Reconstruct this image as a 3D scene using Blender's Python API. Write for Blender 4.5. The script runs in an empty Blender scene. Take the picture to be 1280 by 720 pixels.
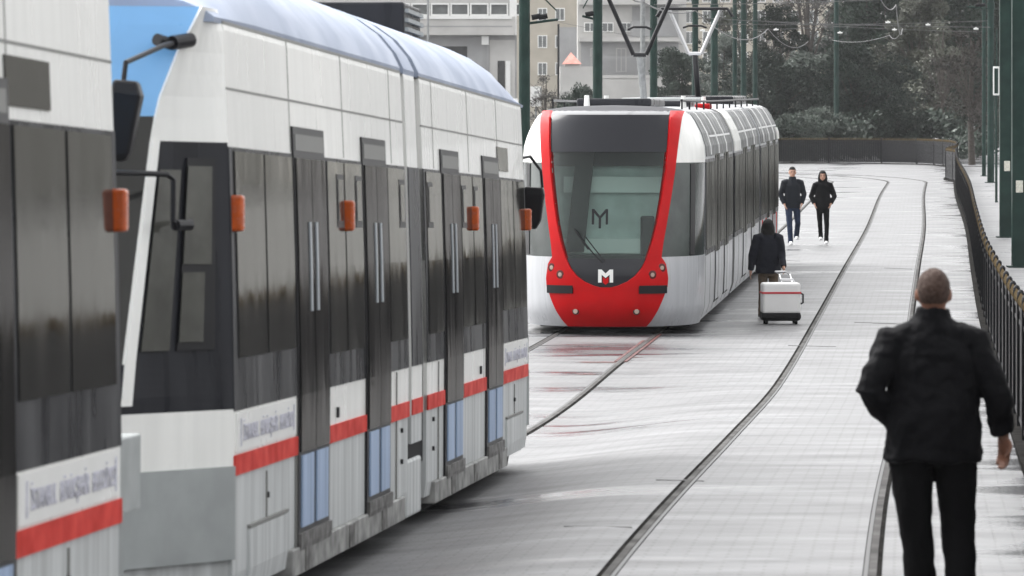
import bpy, bmesh, math, random
from mathutils import Vector, Matrix
random.seed(7)
S = bpy.context.scene
COL = S.collection
F = 6000.0           # focal length in photo pixels (1280 wide)
CZ = 2.6             # camera height above the datum; the horizon is photo row 120
R = math.radians

# ------------------------------------------------------------------ terrain
def interp(tab, x):
    if x <= tab[0][0]:
        (a, p), (b, q) = tab[0], tab[1]
        return p + (x - a) * (q - p) / (b - a)
    for i in range(len(tab) - 1):
        if x <= tab[i + 1][0]:
            a, p = tab[i]; b, q = tab[i + 1]
            pm = tab[i - 1] if i > 0 else (2 * a - b, 2 * p - q)
            pn = tab[i + 2] if i + 2 < len(tab) else (2 * b - a, 2 * q - p)
            t = (x - a) / (b - a)
            m0 = (q - pm[1]) / (b - pm[0]) * (b - a)
            m1 = (pn[1] - p) / (pn[0] - a) * (b - a)
            return ((2*t**3 - 3*t*t + 1) * p + (t**3 - 2*t*t + t) * m0
                    + (-2*t**3 + 3*t*t) * q + (t**3 - t*t) * m1)
    (a, p), (b, q) = tab[-2], tab[-1]
    return q + (x - b) * (q - p) / (b - a) if tab is XC else q
DROP = [(-20, 1.32), (10, 2.145), (23, 2.545), (26, 2.60), (30.8, 2.72), (42.9, 3.03), (54.5, 3.27), (73.6, 3.42),
        (94, 3.41), (122, 3.37), (160, 3.33), (193, 3.30), (218, 3.28), (260, 3.25), (600, 3.2), (3000, 3.2)]
XC = [(-20, -2.0), (10, -.02), (18, .60), (25.6, 1.20), (30.8, 1.63), (35.3, 2.02), (42.9, 2.70), (54.5, 3.75), (73.6, 5.40),
      (93.75, 7.20), (122, 9.75), (160, 13.0), (185, 15.25), (230, 19.3), (300, 25.5)]
def smooth(t):
    t = max(0, min(1, t)); return t * t * (3 - 2 * t)
def xc(d): return interp(XC, d)
def gz(x, d):
    lat = x - xc(d)
    drop = .15 * (1 - smooth((d - 45) / 17)) * smooth((-.9 - lat) / 1.8)
    return CZ - interp(DROP, d) - drop

# ------------------------------------------------------------------ materials
def mat(name, col, rough=.5, metal=0, spec=.5, var=0, vscale=3, streak=0, bump=0, bscale=40, coat=0, dirt=None, dirt_amt=0):
    m = bpy.data.materials.new(name); m.use_nodes = True
    nt = m.node_tree; N = nt.nodes; L = nt.links
    b = N['Principled BSDF']
    b.inputs['Base Color'].default_value = (*col, 1)
    b.inputs['Roughness'].default_value = rough
    b.inputs['Metallic'].default_value = metal
    b.inputs['Specular IOR Level'].default_value = spec
    b.inputs['Coat Weight'].default_value = coat
    tc = N.new('ShaderNodeTexCoord')
    src = None
    if var or streak or dirt:
        mp = N.new('ShaderNodeMapping'); L.new(tc.outputs['Object'], mp.inputs[0])
        if streak: mp.inputs['Scale'].default_value = (9, 9, .5)
        n = N.new('ShaderNodeTexNoise'); n.inputs['Scale'].default_value = vscale; n.inputs['Detail'].default_value = 6
        L.new(mp.outputs[0], n.inputs['Vector'])
        rp = N.new('ShaderNodeMapRange'); rp.inputs[1].default_value = .35; rp.inputs[2].default_value = .68
        L.new(n.outputs[0], rp.inputs[0])
        mx = N.new('ShaderNodeMix'); mx.data_type = 'RGBA'
        amt = var or streak
        mx.inputs[6].default_value = (*[c * (1 - amt) for c in col], 1)
        if dirt: mx.inputs[6].default_value = (*dirt, 1)
        mx.inputs[7].default_value = (*[min(1, c * (1 + amt * .35)) for c in col], 1)
        L.new(rp.outputs[0], mx.inputs[0]); L.new(mx.outputs[2], b.inputs['Base Color'])
        mr = N.new('ShaderNodeMapRange'); mr.inputs[3].default_value = min(1, rough * 1.25); mr.inputs[4].default_value = rough * .85
        L.new(rp.outputs[0], mr.inputs[0]); L.new(mr.outputs[0], b.inputs['Roughness'])
    if bump:
        n2 = N.new('ShaderNodeTexNoise'); n2.inputs['Scale'].default_value = bscale; n2.inputs['Detail'].default_value = 4
        L.new(tc.outputs['Object'], n2.inputs['Vector'])
        bp = N.new('ShaderNodeBump'); bp.inputs['Strength'].default_value = bump; bp.inputs['Distance'].default_value = .02
        L.new(n2.outputs[0], bp.inputs['Height']); L.new(bp.outputs[0], b.inputs['Normal'])
    return m
M = {}
M['white'] = mat('tram_white', (.85, .85, .82), .3, streak=.09, vscale=1.0, coat=.2)
M['lowgrey'] = mat('tram_lower_grey', (.56, .58, .58), .4, streak=.26, vscale=1.2)
M['skirt'] = mat('step_beam_grey', (.30, .30, .29), .55, var=.45, vscale=7)
M['roofblue'] = mat('roof_pale_blue', (.32, .37, .48), .5, var=.10, vscale=2)
M['skyblue'] = mat('fascia_blue', (.20, .46, .80), .3, var=.12, vscale=2)
M['redstripe'] = mat('stripe_red', (.62, .022, .010), .5, spec=.2, var=.22, vscale=6)
M['charcoal'] = mat('charcoal_panel', (.014, .0145, .017), .38, spec=.25, var=.25, vscale=3)
M['glass_dark'] = mat('tinted_glass', (.014, .014, .013), .07, spec=.4, bump=.06, bscale=1.6, var=.2)
M['glass_door'] = mat('door_glass', (.010, .010, .010), .16, spec=.25, bump=.015, bscale=1.5)
M['glass_side'] = mat('side_glass', (.03, .031, .029), .22, spec=.12, bump=.03, bscale=1.2, var=.3)
M['cab_pane'] = mat('cab_pane_glass', (.085, .085, .075), .08, spec=.5, var=.4, vscale=3)
M['glass_cabside'] = mat('cab_side_glass', (.055, .070, .066), .1, spec=.5, var=.5, vscale=1.5)
M['glass_hopper'] = mat('hopper_glass', (.05, .05, .048), .1, spec=.7)
M['rubber'] = mat('black_rubber', (.006, .006, .007), .7, spec=.2)
M['black'] = mat('black_paint', (.006, .006, .008), .4, spec=.3)
M['doorblue'] = mat('door_light_blue', (.32, .43, .62), .4, streak=.2, vscale=1.2)
M['kick'] = mat('kick_plate', (.16, .155, .15), .5, metal=.3, var=.5, vscale=12)
M['orange'] = mat('orange_lens', (.50, .085, .010), .25, var=.25, vscale=20)
M['bump_grey'] = mat('bumper_grey', (.33, .35, .35), .5, var=.12, vscale=4)
M['steel'] = mat('brushed_steel', (.55, .55, .56), .3, metal=.9)
M['handle'] = mat('pale_handle', (.36, .39, .42), .35)
M['letter'] = mat('faded_lettering', (.58, .58, .66), .5, var=.25, vscale=14)
M['seam'] = mat('seam_grey', (.20, .20, .19), .6)
M['dark'] = mat('underframe_dark', (.012, .012, .012), .8)
M['red'] = mat('glossy_red', (.50, .002, .004), .38, coat=0, spec=.14, var=.12, vscale=3)
M['rgrey'] = mat('silver_grey', (.46, .47, .49), .3, streak=.10, vscale=1.1, coat=.2)
M['fascia'] = mat('dark_fascia', (.018, .019, .024), .14, spec=.3)
M['fairing'] = mat('roof_fairing_grey', (.13, .135, .135), .45, spec=.3, var=.45, vscale=3)
M['rib'] = mat('fairing_rib', (.62, .62, .62), .4)
M['roofdark'] = mat('front_roof_dark', (.03, .03, .035), .6, spec=.2)
M['lamp'] = mat('lamp_glass', (.45, .34, .28), .2)
M['lampwell'] = mat('lamp_well', (.07, .006, .006), .25)
M['whiteplain'] = mat('white_enamel', (.82, .82, .80), .3, var=.06)
M['cabwall'] = mat('cab_wall', (.62, .72, .70), .6, var=.15, vscale=4)
M['cabdark'] = mat('cab_dark', (.018, .025, .025), .6)
M['blind'] = mat('sun_blind', (.85, .92, .90), .6)
M['iron'] = mat('fence_iron', (.006, .006, .008), .5, spec=.2, var=.3, vscale=8)
M['gold'] = mat('old_gilt', (.085, .058, .024), .8, spec=.2, var=.6, vscale=9, dirt=(.05, .035, .015))
M['green'] = mat('pole_green', (.008, .032, .025), .5, spec=.25, var=.25, vscale=3)
M['greylpole'] = mat('pole_galvanised', (.28, .29, .29), .5, metal=.3, var=.2, vscale=6)
M['wire'] = mat('wire', (.10, .10, .10), .5)
M['plate'] = mat('notice_plate', (.70, .69, .60), .5, var=.2, vscale=30)
M['skin'] = mat('skin', (.19, .085, .052), .5, var=.12, vscale=25)
M['skin_pale'] = mat('skin_pale', (.48, .27, .19), .5, var=.1, vscale=25)
M['hair'] = mat('hair_black', (.006, .005, .005), .7, spec=.2, bump=.6, bscale=120)
M['hair_short'] = mat('hair_cropped', (.045, .022, .014), .8, var=.3, vscale=60, bump=.3, bscale=200)
M['jacket'] = mat('jacket_black', (.0028, .0028, .0038), .75, spec=.10, bump=.35, bscale=14)
M['jacket2'] = mat('jacket_slate', (.010, .012, .017), .8, spec=.2, bump=.35, bscale=14)
M['jacket3'] = mat('jacket_navy', (.006, .007, .013), .8, spec=.2, bump=.35, bscale=14)
M['trousers'] = mat('trousers_black', (.0035, .0035, .004), .9, spec=.1, bump=.3, bscale=12)
M['jeans'] = mat('jeans_blue', (.016, .026, .055), .85, spec=.2, var=.3, vscale=10, bump=.3, bscale=14)
M['shoe_white'] = mat('shoe_white', (.70, .70, .70), .5)
M['shoe_black'] = mat('shoe_black', (.012, .012, .012), .35)
M['bag'] = mat('brown_canvas', (.12, .085, .055), .8, var=.3, vscale=12)
M['case'] = mat('case_white', (.80, .79, .78), .45, var=.06)
M['casered'] = mat('case_red', (.50, .03, .04), .5)
M['eye'] = mat('eye', (.03, .02, .02), .3)
M['lip'] = mat('lip', (.30, .10, .08), .5)
M['bwhite'] = mat('render_white', (.52, .51, .49), .8, var=.12, vscale=.6)
M['bgrey'] = mat('render_grey', (.34, .34, .34), .8, var=.12, vscale=.6)
M['bcream'] = mat('render_cream', (.46, .42, .35), .8, var=.14, vscale=.5)
M['bpane'] = mat('building_glass', (.16, .17, .17), .2, var=.3, vscale=1.3)
M['bdark'] = mat('opening_dark', (.03, .03, .03), .8)
M['tile'] = mat('roof_tile', (.50, .22, .18), .8, var=.25, vscale=4)
M['bark'] = mat('bark', (.06, .05, .042), .9, var=.3, vscale=6)
def leafmat(name, col):
    m = mat(name, col, .6, spec=.3, var=.5, vscale=.7)
    return m
M['leaf1'] = leafmat('leaf_dark', (.018, .034, .021))
M['leaf2'] = leafmat('leaf_grey', (.032, .050, .037))
M['leaf3'] = leafmat('leaf_olive', (.042, .047, .028))
M['twig'] = leafmat('leaf_brown', (.036, .032, .026))

def glass_mat():
    m = bpy.data.materials.new('clear_glass'); m.use_nodes = True
    nt = m.node_tree; N = nt.nodes; L = nt.links
    N.remove(N['Principled BSDF'])
    tr = N.new('ShaderNodeBsdfTransparent'); tr.inputs[0].default_value = (.84, .90, .88, 1)
    gl = N.new('ShaderNodeBsdfGlossy'); gl.inputs['Roughness'].default_value = .04
    fr = N.new('ShaderNodeFresnel'); fr.inputs[0].default_value = 1.33
    mx = N.new('ShaderNodeMixShader')
    L.new(fr.outputs[0], mx.inputs[0]); L.new(tr.outputs[0], mx.inputs[1]); L.new(gl.outputs[0], mx.inputs[2])
    L.new(mx.outputs[0], N['Material Output'].inputs[0])
    return m
M['clear'] = glass_mat()
def glossmix(name, base, gcol, rough, ior, bump, sc=(2.5, 2.5, .35)):
    m = bpy.data.materials.new(name); m.use_nodes = True
    nt = m.node_tree; N = nt.nodes; L = nt.links; N.remove(N['Principled BSDF'])
    tc = N.new('ShaderNodeTexCoord'); mp = N.new('ShaderNodeMapping'); mp.inputs['Scale'].default_value = sc; L.new(tc.outputs['Object'], mp.inputs[0])
    n = N.new('ShaderNodeTexNoise'); n.inputs['Scale'].default_value = 1; n.inputs['Detail'].default_value = 3; L.new(mp.outputs[0], n.inputs['Vector'])
    bp = N.new('ShaderNodeBump'); bp.inputs['Strength'].default_value = bump; bp.inputs['Distance'].default_value = .05; L.new(n.outputs[0], bp.inputs['Height'])
    n2 = N.new('ShaderNodeTexNoise'); n2.inputs['Scale'].default_value = 2.2; n2.inputs['Detail'].default_value = 8; L.new(mp.outputs[0], n2.inputs['Vector'])
    mr = N.new('ShaderNodeMapRange'); mr.inputs[1].default_value = .35; mr.inputs[2].default_value = .7; mr.inputs[3].default_value = rough * .6; mr.inputs[4].default_value = rough * 1.8; L.new(n2.outputs[0], mr.inputs[0])
    mx2 = N.new('ShaderNodeMix'); mx2.data_type = 'RGBA'; mx2.inputs[6].default_value = (*base, 1); mx2.inputs[7].default_value = (*[c * 2.6 + .01 for c in base], 1); L.new(n2.outputs[0], mx2.inputs[0])
    df = N.new('ShaderNodeBsdfDiffuse'); L.new(mx2.outputs[2], df.inputs[0])
    gl = N.new('ShaderNodeBsdfGlossy'); gl.inputs[0].default_value = (*gcol, 1); L.new(mr.outputs[0], gl.inputs['Roughness']); L.new(bp.outputs[0], gl.inputs['Normal'])
    fr = N.new('ShaderNodeFresnel'); fr.inputs[0].default_value = ior
    mx = N.new('ShaderNodeMixShader'); L.new(fr.outputs[0], mx.inputs[0]); L.new(df.outputs[0], mx.inputs[1]); L.new(gl.outputs[0], mx.inputs[2]); L.new(mx.outputs[0], N['Material Output'].inputs[0])
    return m
M['glass_dark'] = glossmix('tinted_glass', (.012, .012, .012), (.60, .59, .55), .07, 1.5, .05, (1.8, 1.8, .6))
M['glass_door'] = glossmix('door_glass', (.008, .008, .008), (.36, .35, .34), .10, 1.45, .12)
M['glass_side'] = glossmix('side_glass', (.012, .013, .012), (.34, .34, .32), .15, 1.45, .12)
M['charcoal'] = glossmix('charcoal_panel', (.012, .0125, .015), (.40, .40, .40), .30, 1.4, .03)

def ground_mat(name, light, dark, bw, bh, wet_lo, wet_hi, wetscale=.35, plain=False):
    m = bpy.data.materials.new(name); m.use_nodes = True
    nt = m.node_tree; N = nt.nodes; L = nt.links; b = N['Principled BSDF']
    uv = N.new('ShaderNodeUVMap'); uv.uv_map = 'UVMap'
    br = N.new('ShaderNodeTexBrick')
    br.inputs['Scale'].default_value = 1; br.inputs['Brick Width'].default_value = bw; br.inputs['Row Height'].default_value = bh
    br.inputs['Mortar Size'].default_value = .011; br.inputs['Mortar Smooth'].default_value = .3
    br.inputs['Color1'].default_value = (*light, 1); br.inputs['Color2'].default_value = (*[c * .90 for c in light], 1)
    br.inputs['Mortar'].default_value = (*dark, 1)
    L.new(uv.outputs[0], br.inputs['Vector'])
    # broad tone variation, stretched along the track
    mp = N.new('ShaderNodeMapping'); mp.inputs['Scale'].default_value = (.5, 1.6, 1); L.new(uv.outputs[0], mp.inputs[0])
    n1 = N.new('ShaderNodeTexNoise'); n1.inputs['Scale'].default_value = 1.0; n1.inputs['Detail'].default_value = 7; n1.inputs['Roughness'].default_value = .65
    L.new(mp.outputs[0], n1.inputs['Vector'])
    r1 = N.new('ShaderNodeMapRange'); r1.inputs[1].default_value = .3; r1.inputs[2].default_value = .7; r1.inputs[3].default_value = .50; r1.inputs[4].default_value = 1.14
    L.new(n1.outputs[0], r1.inputs[0])
    mu = N.new('ShaderNodeMix'); mu.data_type = 'RGBA'; mu.blend_type = 'MULTIPLY'; mu.inputs[0].default_value = 1
    L.new(br.outputs[0], mu.inputs[6]); L.new(r1.outputs[0], mu.inputs[7])
    # wet streaks running across
    mp2 = N.new('ShaderNodeMapping'); mp2.inputs['Scale'].default_value = (.55, 1.3, 1); L.new(uv.outputs[0], mp2.inputs[0])
    n2 = N.new('ShaderNodeTexNoise'); n2.inputs['Scale'].default_value = wetscale; n2.inputs['Detail'].default_value = 8; n2.inputs['Roughness'].default_value = .6
    L.new(mp2.outputs[0], n2.inputs['Vector'])
    r2 = N.new('ShaderNodeMapRange'); r2.inputs[1].default_value = wet_lo; r2.inputs[2].default_value = wet_hi
    sx = N.new('ShaderNodeSeparateXYZ'); L.new(uv.outputs[0], sx.inputs[0])
    rx = N.new('ShaderNodeMapRange'); rx.inputs[1].default_value = .7; rx.inputs[2].default_value = 1.9; rx.inputs[3].default_value = 0; rx.inputs[4].default_value = .17
    L.new(sx.outputs[0], rx.inputs[0])
    rl = N.new('ShaderNodeMapRange'); rl.inputs[1].default_value = -1.2; rl.inputs[2].default_value = -3.0; rl.inputs[3].default_value = 0; rl.inputs[4].default_value = .09
    L.new(sx.outputs[0], rl.inputs[0])
    ab_ = N.new('ShaderNodeMath'); ab_.operation = 'ADD'; L.new(rl.outputs[0], ab_.inputs[0]); L.new(rx.outputs[0], ab_.inputs[1])
    aw = N.new('ShaderNodeMath'); aw.operation = 'ADD'; L.new(n2.outputs[0], aw.inputs[0]); L.new(ab_.outputs[0], aw.inputs[1])
    L.new(aw.outputs[0], r2.inputs[0])
    mw = N.new('ShaderNodeMix'); mw.data_type = 'RGBA'
    L.new(r2.outputs[0], mw.inputs[0]); L.new(mu.outputs[2], mw.inputs[6]); mw.inputs[7].default_value = (.07, .07, .075, 1)
    L.new(mw.outputs[2], b.inputs['Base Color'])
    rr = N.new('ShaderNodeMapRange'); rr.inputs[3].default_value = .52; rr.inputs[4].default_value = .12
    L.new(r2.outputs[0], rr.inputs[0]); L.new(rr.outputs[0], b.inputs['Roughness'])
    b.inputs['Specular IOR Level'].default_value = .25
    bp = N.new('ShaderNodeBump'); bp.inputs['Strength'].default_value = .35; bp.inputs['Distance'].default_value = .006
    n3 = N.new('ShaderNodeTexNoise'); n3.inputs['Scale'].default_value = 30; L.new(uv.outputs[0], n3.inputs['Vector'])
    ad = N.new('ShaderNodeMath'); ad.operation = 'ADD'; L.new(n3.outputs[0], ad.inputs[0])
    iv = N.new('ShaderNodeMath'); iv.operation = 'MULTIPLY'; iv.inputs[1].default_value = -1.5; L.new(br.outputs['Fac'], iv.inputs[0])
    L.new(iv.outputs[0], ad.inputs[1]); L.new(ad.outputs[0], bp.inputs['Height']); L.new(bp.outputs[0], b.inputs['Normal'])
    return m
M['road'] = ground_mat('paving_blocks', (.205, .205, .21), (.145, .145, .145), .24, .12, .56, .72)
M['pave'] = ground_mat('pavement_slabs', (.23, .23, .235), (.2, .2, .2), .6, .4, .74, .84, .8)
M['filler'] = mat('rail_filler', (.028, .027, .026), 1.0, spec=0, var=.5, vscale=5)
M['railsteel'] = mat('rail_steel', (.055, .052, .05), .7, metal=0, spec=.2, var=.3, vscale=2)
M['rust'] = mat('rust_stain', (.10, .022, .018), .6, var=.5, vscale=5)
M['joint'] = mat('slot_dark', (.03, .03, .03), .5)

# ------------------------------------------------------------------ mesh helpers
class MB:
    def __init__(s): s.v = []; s.f = []
    def add(s, v, f):
        o = len(s.v); s.v += [tuple(p) for p in v]; s.f += [tuple(i + o for i in q) for q in f]
    def box(s, x0, x1, y0, y1, z0, z1, mtx=None):
        v = [Vector((x, y, z)) for z in (z0, z1) for y in (y0, y1) for x in (x0, x1)]
        if mtx: v = [mtx @ p for p in v]
        s.add(v, [(0, 2, 3, 1), (4, 5, 7, 6), (0, 1, 5, 4), (2, 6, 7, 3), (0, 4, 6, 2), (1, 3, 7, 5)])
    def loft(s, rings, cap=True, closed=True):
        n = len(rings[0]); o = len(s.v)
        for r in rings: s.v += [tuple(p) for p in r]
        for i in range(len(rings) - 1):
            for j in range(n if closed else n - 1):
                a = o + i * n + j; b = o + i * n + (j + 1) % n
                s.f.append((a, b, b + n, a + n))
        if cap and closed:
            s.f.append(tuple(o + j for j in reversed(range(n))))
            s.f.append(tuple(o + (len(rings) - 1) * n + j for j in range(n)))
    def tube(s, pts, rad, n=10, cap=True):
        pts = [Vector(p) for p in pts]
        if not isinstance(rad, (list, tuple)): rad = [rad] * len(pts)
        rings = []; up = None
        for i, p in enumerate(pts):
            t = (pts[min(i + 1, len(pts) - 1)] - pts[max(i - 1, 0)]).normalized()
            if up is None:
                up = Vector((0, 0, 1)) if abs(t.z) < .9 else Vector((1, 0, 0))
            a = t.cross(up).normalized(); b = a.cross(t).normalized(); up = b
            rings.append([p + (a * math.cos(k * 2 * math.pi / n) + b * math.sin(k * 2 * math.pi / n)) * rad[i] for k in range(n)])
        s.loft(rings, cap)
    def ell(s, c, r, nu=14, nv=10, mtx=None):
        rings = []
        for i in range(nv + 1):
            ph = -math.pi / 2 + math.pi * (.02 + .96 * i / nv)
            rings.append([Vector((c[0] + r[0] * math.cos(ph) * math.cos(2 * math.pi * k / nu), c[1] + r[1] * math.cos(ph) * math.sin(2 * math.pi * k / nu), c[2] + r[2] * math.sin(ph))) for k in range(nu)])
        if mtx: rings = [[mtx @ p for p in r_] for r_ in rings]
        s.loft(rings)
    def sheet(s, P, us, vs, off, th):
        """closed thin shell on the surface P(u, v, off)"""
        nu, nv = len(us), len(vs)
        o = len(s.v)
        for k, of in enumerate((off, off - th)):
            for v in vs:
                for u in us: s.v.append(tuple(P(u, v, of)))
        W = nu * nv
        for i in range(nv - 1):
            for j in range(nu - 1):
                a = o + i * nu + j
                s.f.append((a, a + 1, a + 1 + nu, a + nu)); s.f.append((a + W, a + nu + W, a + 1 + nu + W, a + 1 + W))
        for j in range(nu - 1):
            a = o + j; s.f.append((a, a + W, a + W + 1, a + 1))
            a = o + (nv - 1) * nu + j; s.f.append((a, a + 1, a + W + 1, a + W))
        for i in range(nv - 1):
            a = o + i * nu; s.f.append((a, a + nu, a + nu + W, a + W))
            a = o + i * nu + nu - 1; s.f.append((a, a + W, a + nu + W, a + nu))
    def build(s, name, m, parent=None, loc=(0, 0, 0), smooth=False, sub=None, bevel=0):
        me = bpy.data.meshes.new(name)
        L_ = Vector(sub) if sub else Vector((0, 0, 0))
        me.from_pydata([tuple(Vector(p) - L_) for p in s.v], [], s.f); me.update()
        bm = bmesh.new(); bm.from_mesh(me); bmesh.ops.recalc_face_normals(bm, faces=bm.faces[:]); bm.to_mesh(me); bm.free()
        if smooth:
            for p in me.polygons: p.use_smooth = len(p.vertices) == 4
            bm = bmesh.new(); bm.from_mesh(me)
            for e in bm.edges: e.smooth = len(e.link_faces) == 2 and e.calc_face_angle(0) < .55
            bm.to_mesh(me); bm.free()
        me.materials.append(M[m] if isinstance(m, str) else m)
        o = bpy.data.objects.new(name, me); COL.objects.link(o); o.location = loc
        if parent: o.parent = parent
        if bevel:
            b = o.modifiers.new('bevel', 'BEVEL'); b.width = bevel; b.segments = 2; b.limit_method = 'ANGLE'; b.angle_limit = R(40)
        return o
def tag(o, label=None, cat=None, group=None, kind=None):
    for k, v in (('label', label), ('category', cat), ('group', group), ('kind', kind)):
        if v: o[k] = v
    return o
def empty(name, loc, rot=(0, 0, 0)):
    o = bpy.data.objects.new(name, None); COL.objects.link(o); o.location = loc; o.rotation_euler = rot
    o.empty_display_size = .3
    return o
def lin(a, b, n): return [a + (b - a) * i / n for i in range(n + 1)]
def copy_tree(o, parent=None):
    kids = [c for c in bpy.data.objects if c.parent == o]
    c = o.copy(); COL.objects.link(c); c.parent = parent
    for k in kids: copy_tree(k, c)
    return c

# ------------------------------------------------------------------ ground
def uvsheet(name, m, xs_of, ds, dz, kind=True):
    """sheet over rows ds with the lateral values xs_of(d); UV = track coordinates"""
    v, f, uvs = [], [], []
    for d in ds:
        for x in xs_of(d):
            v.append((x, d, gz(x, d) + dz)); uvs.append((x - xc(min(max(d, -20), 300)), d))
    n = len(xs_of(ds[0]))
    for i in range(len(ds) - 1):
        for j in range(n - 1):
            a = i * n + j; f.append((a, a + 1, a + 1 + n, a + n))
    me = bpy.data.meshes.new(name); me.from_pydata(v, [], f)
    ul = me.uv_layers.new(name='UVMap')
    for lp in me.loops: ul.data[lp.index].uv = uvs[lp.vertex_index]
    me.materials.append(M[m]); me.update()
    for p in me.polygons: p.use_smooth = True
    o = bpy.data.objects.new(name, me); COL.objects.link(o)
    if kind: o['kind'] = 'structure'
    return o
dlist = [-20 + 1.0 * i for i in range(0, 100)] + [80 + 2.5 * i for i in range(0, 80)] + [280, 300, 340, 400, 500, 700, 1000, 1500, 2200]
lats = [-900, -300, -100, -40, -20, -10, -6, -4.5] + [-3.6 + .2 * i for i in range(0, 17)] + [0, 1, 2, 3.5, 6, 12, 30, 80, 300, 900]
uvsheet('ground', 'road', lambda d: [xc(min(max(d, -20), 300)) + l for l in lats], dlist, 0)

# track centre line of the right-hand track: straight part, then the bend to the left
def right_centre():
    pts = [(xc(d), d) for d in lin(-12, 184, 98)]
    cx, cy, r = xc(184) + .086 * 0 - 17.9, 186.5, 18.0
    a0 = -.086
    for i in range(1, 41):
        a = a0 + (math.pi / 2 + .0 - a0) * i / 40
        pts.append((cx + r * math.cos(a), cy + r * math.sin(a) * 1.65 + .5))
    x0, y0 = pts[-1]
    for i in range(1, 12): pts.append((x0 - 5 * i, y0 - .1 * i))
    return pts
RC = right_centre()
def offset_path(pts, off):
    out = []
    for i, (x, y) in enumerate(pts):
        a = pts[max(i - 1, 0)]; b = pts[min(i + 1, len(pts) - 1)]
        tx, ty = b[0] - a[0], b[1] - a[1]; l = math.hypot(tx, ty)
        out.append((x + ty / l * off, y - tx / l * off))
    return out
def strip(name, m, path, o0, o1, dz, th=.02, kind=True):
    A = offset_path(path, o0); B = offset_path(path, o1); mb = MB()
    rings = [[(a[0], a[1], gz(*a) + dz), (b[0], b[1], gz(*b) + dz), (b[0], b[1], gz(*b) + dz - th), (a[0], a[1], gz(*a) + dz - th)] for a, b in zip(A, B)]
    mb.loft(rings)
    o = mb.build(name, m)
    if kind: o['kind'] = 'structure'
    return o
for c in (0, -3.585):
    for s_ in (-1, 1):
        q = c + s_ * .7175
        strip('rail_bed', 'filler', RC, q - .055, q + .050, .004)
        strip('rail', 'railsteel', RC, q - .022, q + .022, .010)
        strip('rail_groove', 'joint', RC, q - s_ * .037 - .012, q - s_ * .037 + .012, .0075, .01)
# reddish brown dirt on the left-hand track's rail in front of the red tram
def blob(name, m, cx, cy, rx, ry, dz, seed=0, n=26):
    rnd = random.Random(seed); v = [(cx, cy, gz(cx, cy) + dz)]
    for i in range(n):
        a = 2 * math.pi * i / n; k = 1 + rnd.uniform(-.35, .35)
        x, y = cx + rx * k * math.cos(a), cy + ry * k * math.sin(a); v.append((x, y, gz(x, y) + dz))
    me = bpy.data.meshes.new(name); me.from_pydata(v, [], [(0, 1 + i, 1 + (i + 1) % n) for i in range(n)])
    me.materials.append(M[m]); o = bpy.data.objects.new(name, me); COL.objects.link(o); o['kind'] = 'structure'; return o
sub = [p for p in RC if 58 < p[1] < 70]
strip('rust_stain', 'rust', sub, -3.585 + .7175 + .035, -3.585 + .7175 + .075, .0115, .006)
strip('rust_stain', 'rust', sub[:-1], -3.585 + .7175 - .09, -3.585 + .7175 - .05, .0115, .006)
def PX(x, y):
    """ground point under a photo pixel"""
    d = 60.0
    for _ in range(60):
        X = (x - 640) * d / F; h = CZ - gz(X, d); d2 = F * h / (y - 120); d = .6 * d + .4 * d2
    return (x - 640) * d / F, d
for i, (x, y, w) in enumerate([(752, 453, .55), (733, 468, .22), (790, 447, .2)]):
    X, d = PX(x, y); blob('rust_stain', 'rust', X, d, w * .55, .12, .0045, i)
# drain slots and wet joints across the paving
for i, (x0, x1, y) in enumerate([(985, 1045, 432), (1090, 1142, 404), (705, 790, 658), (672, 760, 432), (1068, 1120, 403), (1105, 1140, 335), (820, 880, 600), (1165, 1200, 272), (1160, 1195, 290), (1168, 1192, 252), (960, 1000, 325)]):
    a = PX(x0, y); b = PX(x1, y + 1.5); mb = MB()
    w = .035 if i != 4 else .05
    mb.loft([[(a[0], a[1] - w, gz(*a) + .005), (a[0], a[1] + w, gz(*a) + .005), (a[0], a[1] + w, gz(*a) - .02), (a[0], a[1] - w, gz(*a) - .02)],
             [(b[0], b[1] - w, gz(*b) + .005), (b[0], b[1] + w, gz(*b) + .005), (b[0], b[1] + w, gz(*b) - .02), (b[0], b[1] - w, gz(*b) - .02)]])
    tag(mb.build('drain_slot', 'joint'), kind='structure')
def fence_path():
    pts = [p for p in offset_path(RC, 1.85) if p[1] < 190 and 4 < p[1]]
    x0, y0 = pts[-1]
    # straight on, then a rounded corner and the run to the left
    for (x, y) in [(18.5, 200), (19.3, 208), (19.9, 215), (20.2, 221), (20.0, 226), (19.2, 229.5), (17.6, 231.5), (15, 232.3), (5, 232.6), (-10, 233), (-30, 233.6)]:
        pts.append((x, y))
    return pts
FP = fence_path()
pv = [p for p in FP if p[1] < 226]
fp_x = lambda d: next((a[0] + (b[0] - a[0]) * (d - a[1]) / (b[1] - a[1]) for a, b in zip(FP, FP[1:]) if a[1] <= d <= b[1]), FP[0][0] if d < FP[0][1] else 20.2)
uvsheet('pavement', 'pave', lambda d: [fp_x(d) + l for l in (.15, 1, 2, 4, 8, 14, 30)], [5 + 3 * i for i in range(73)], .02)
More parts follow.
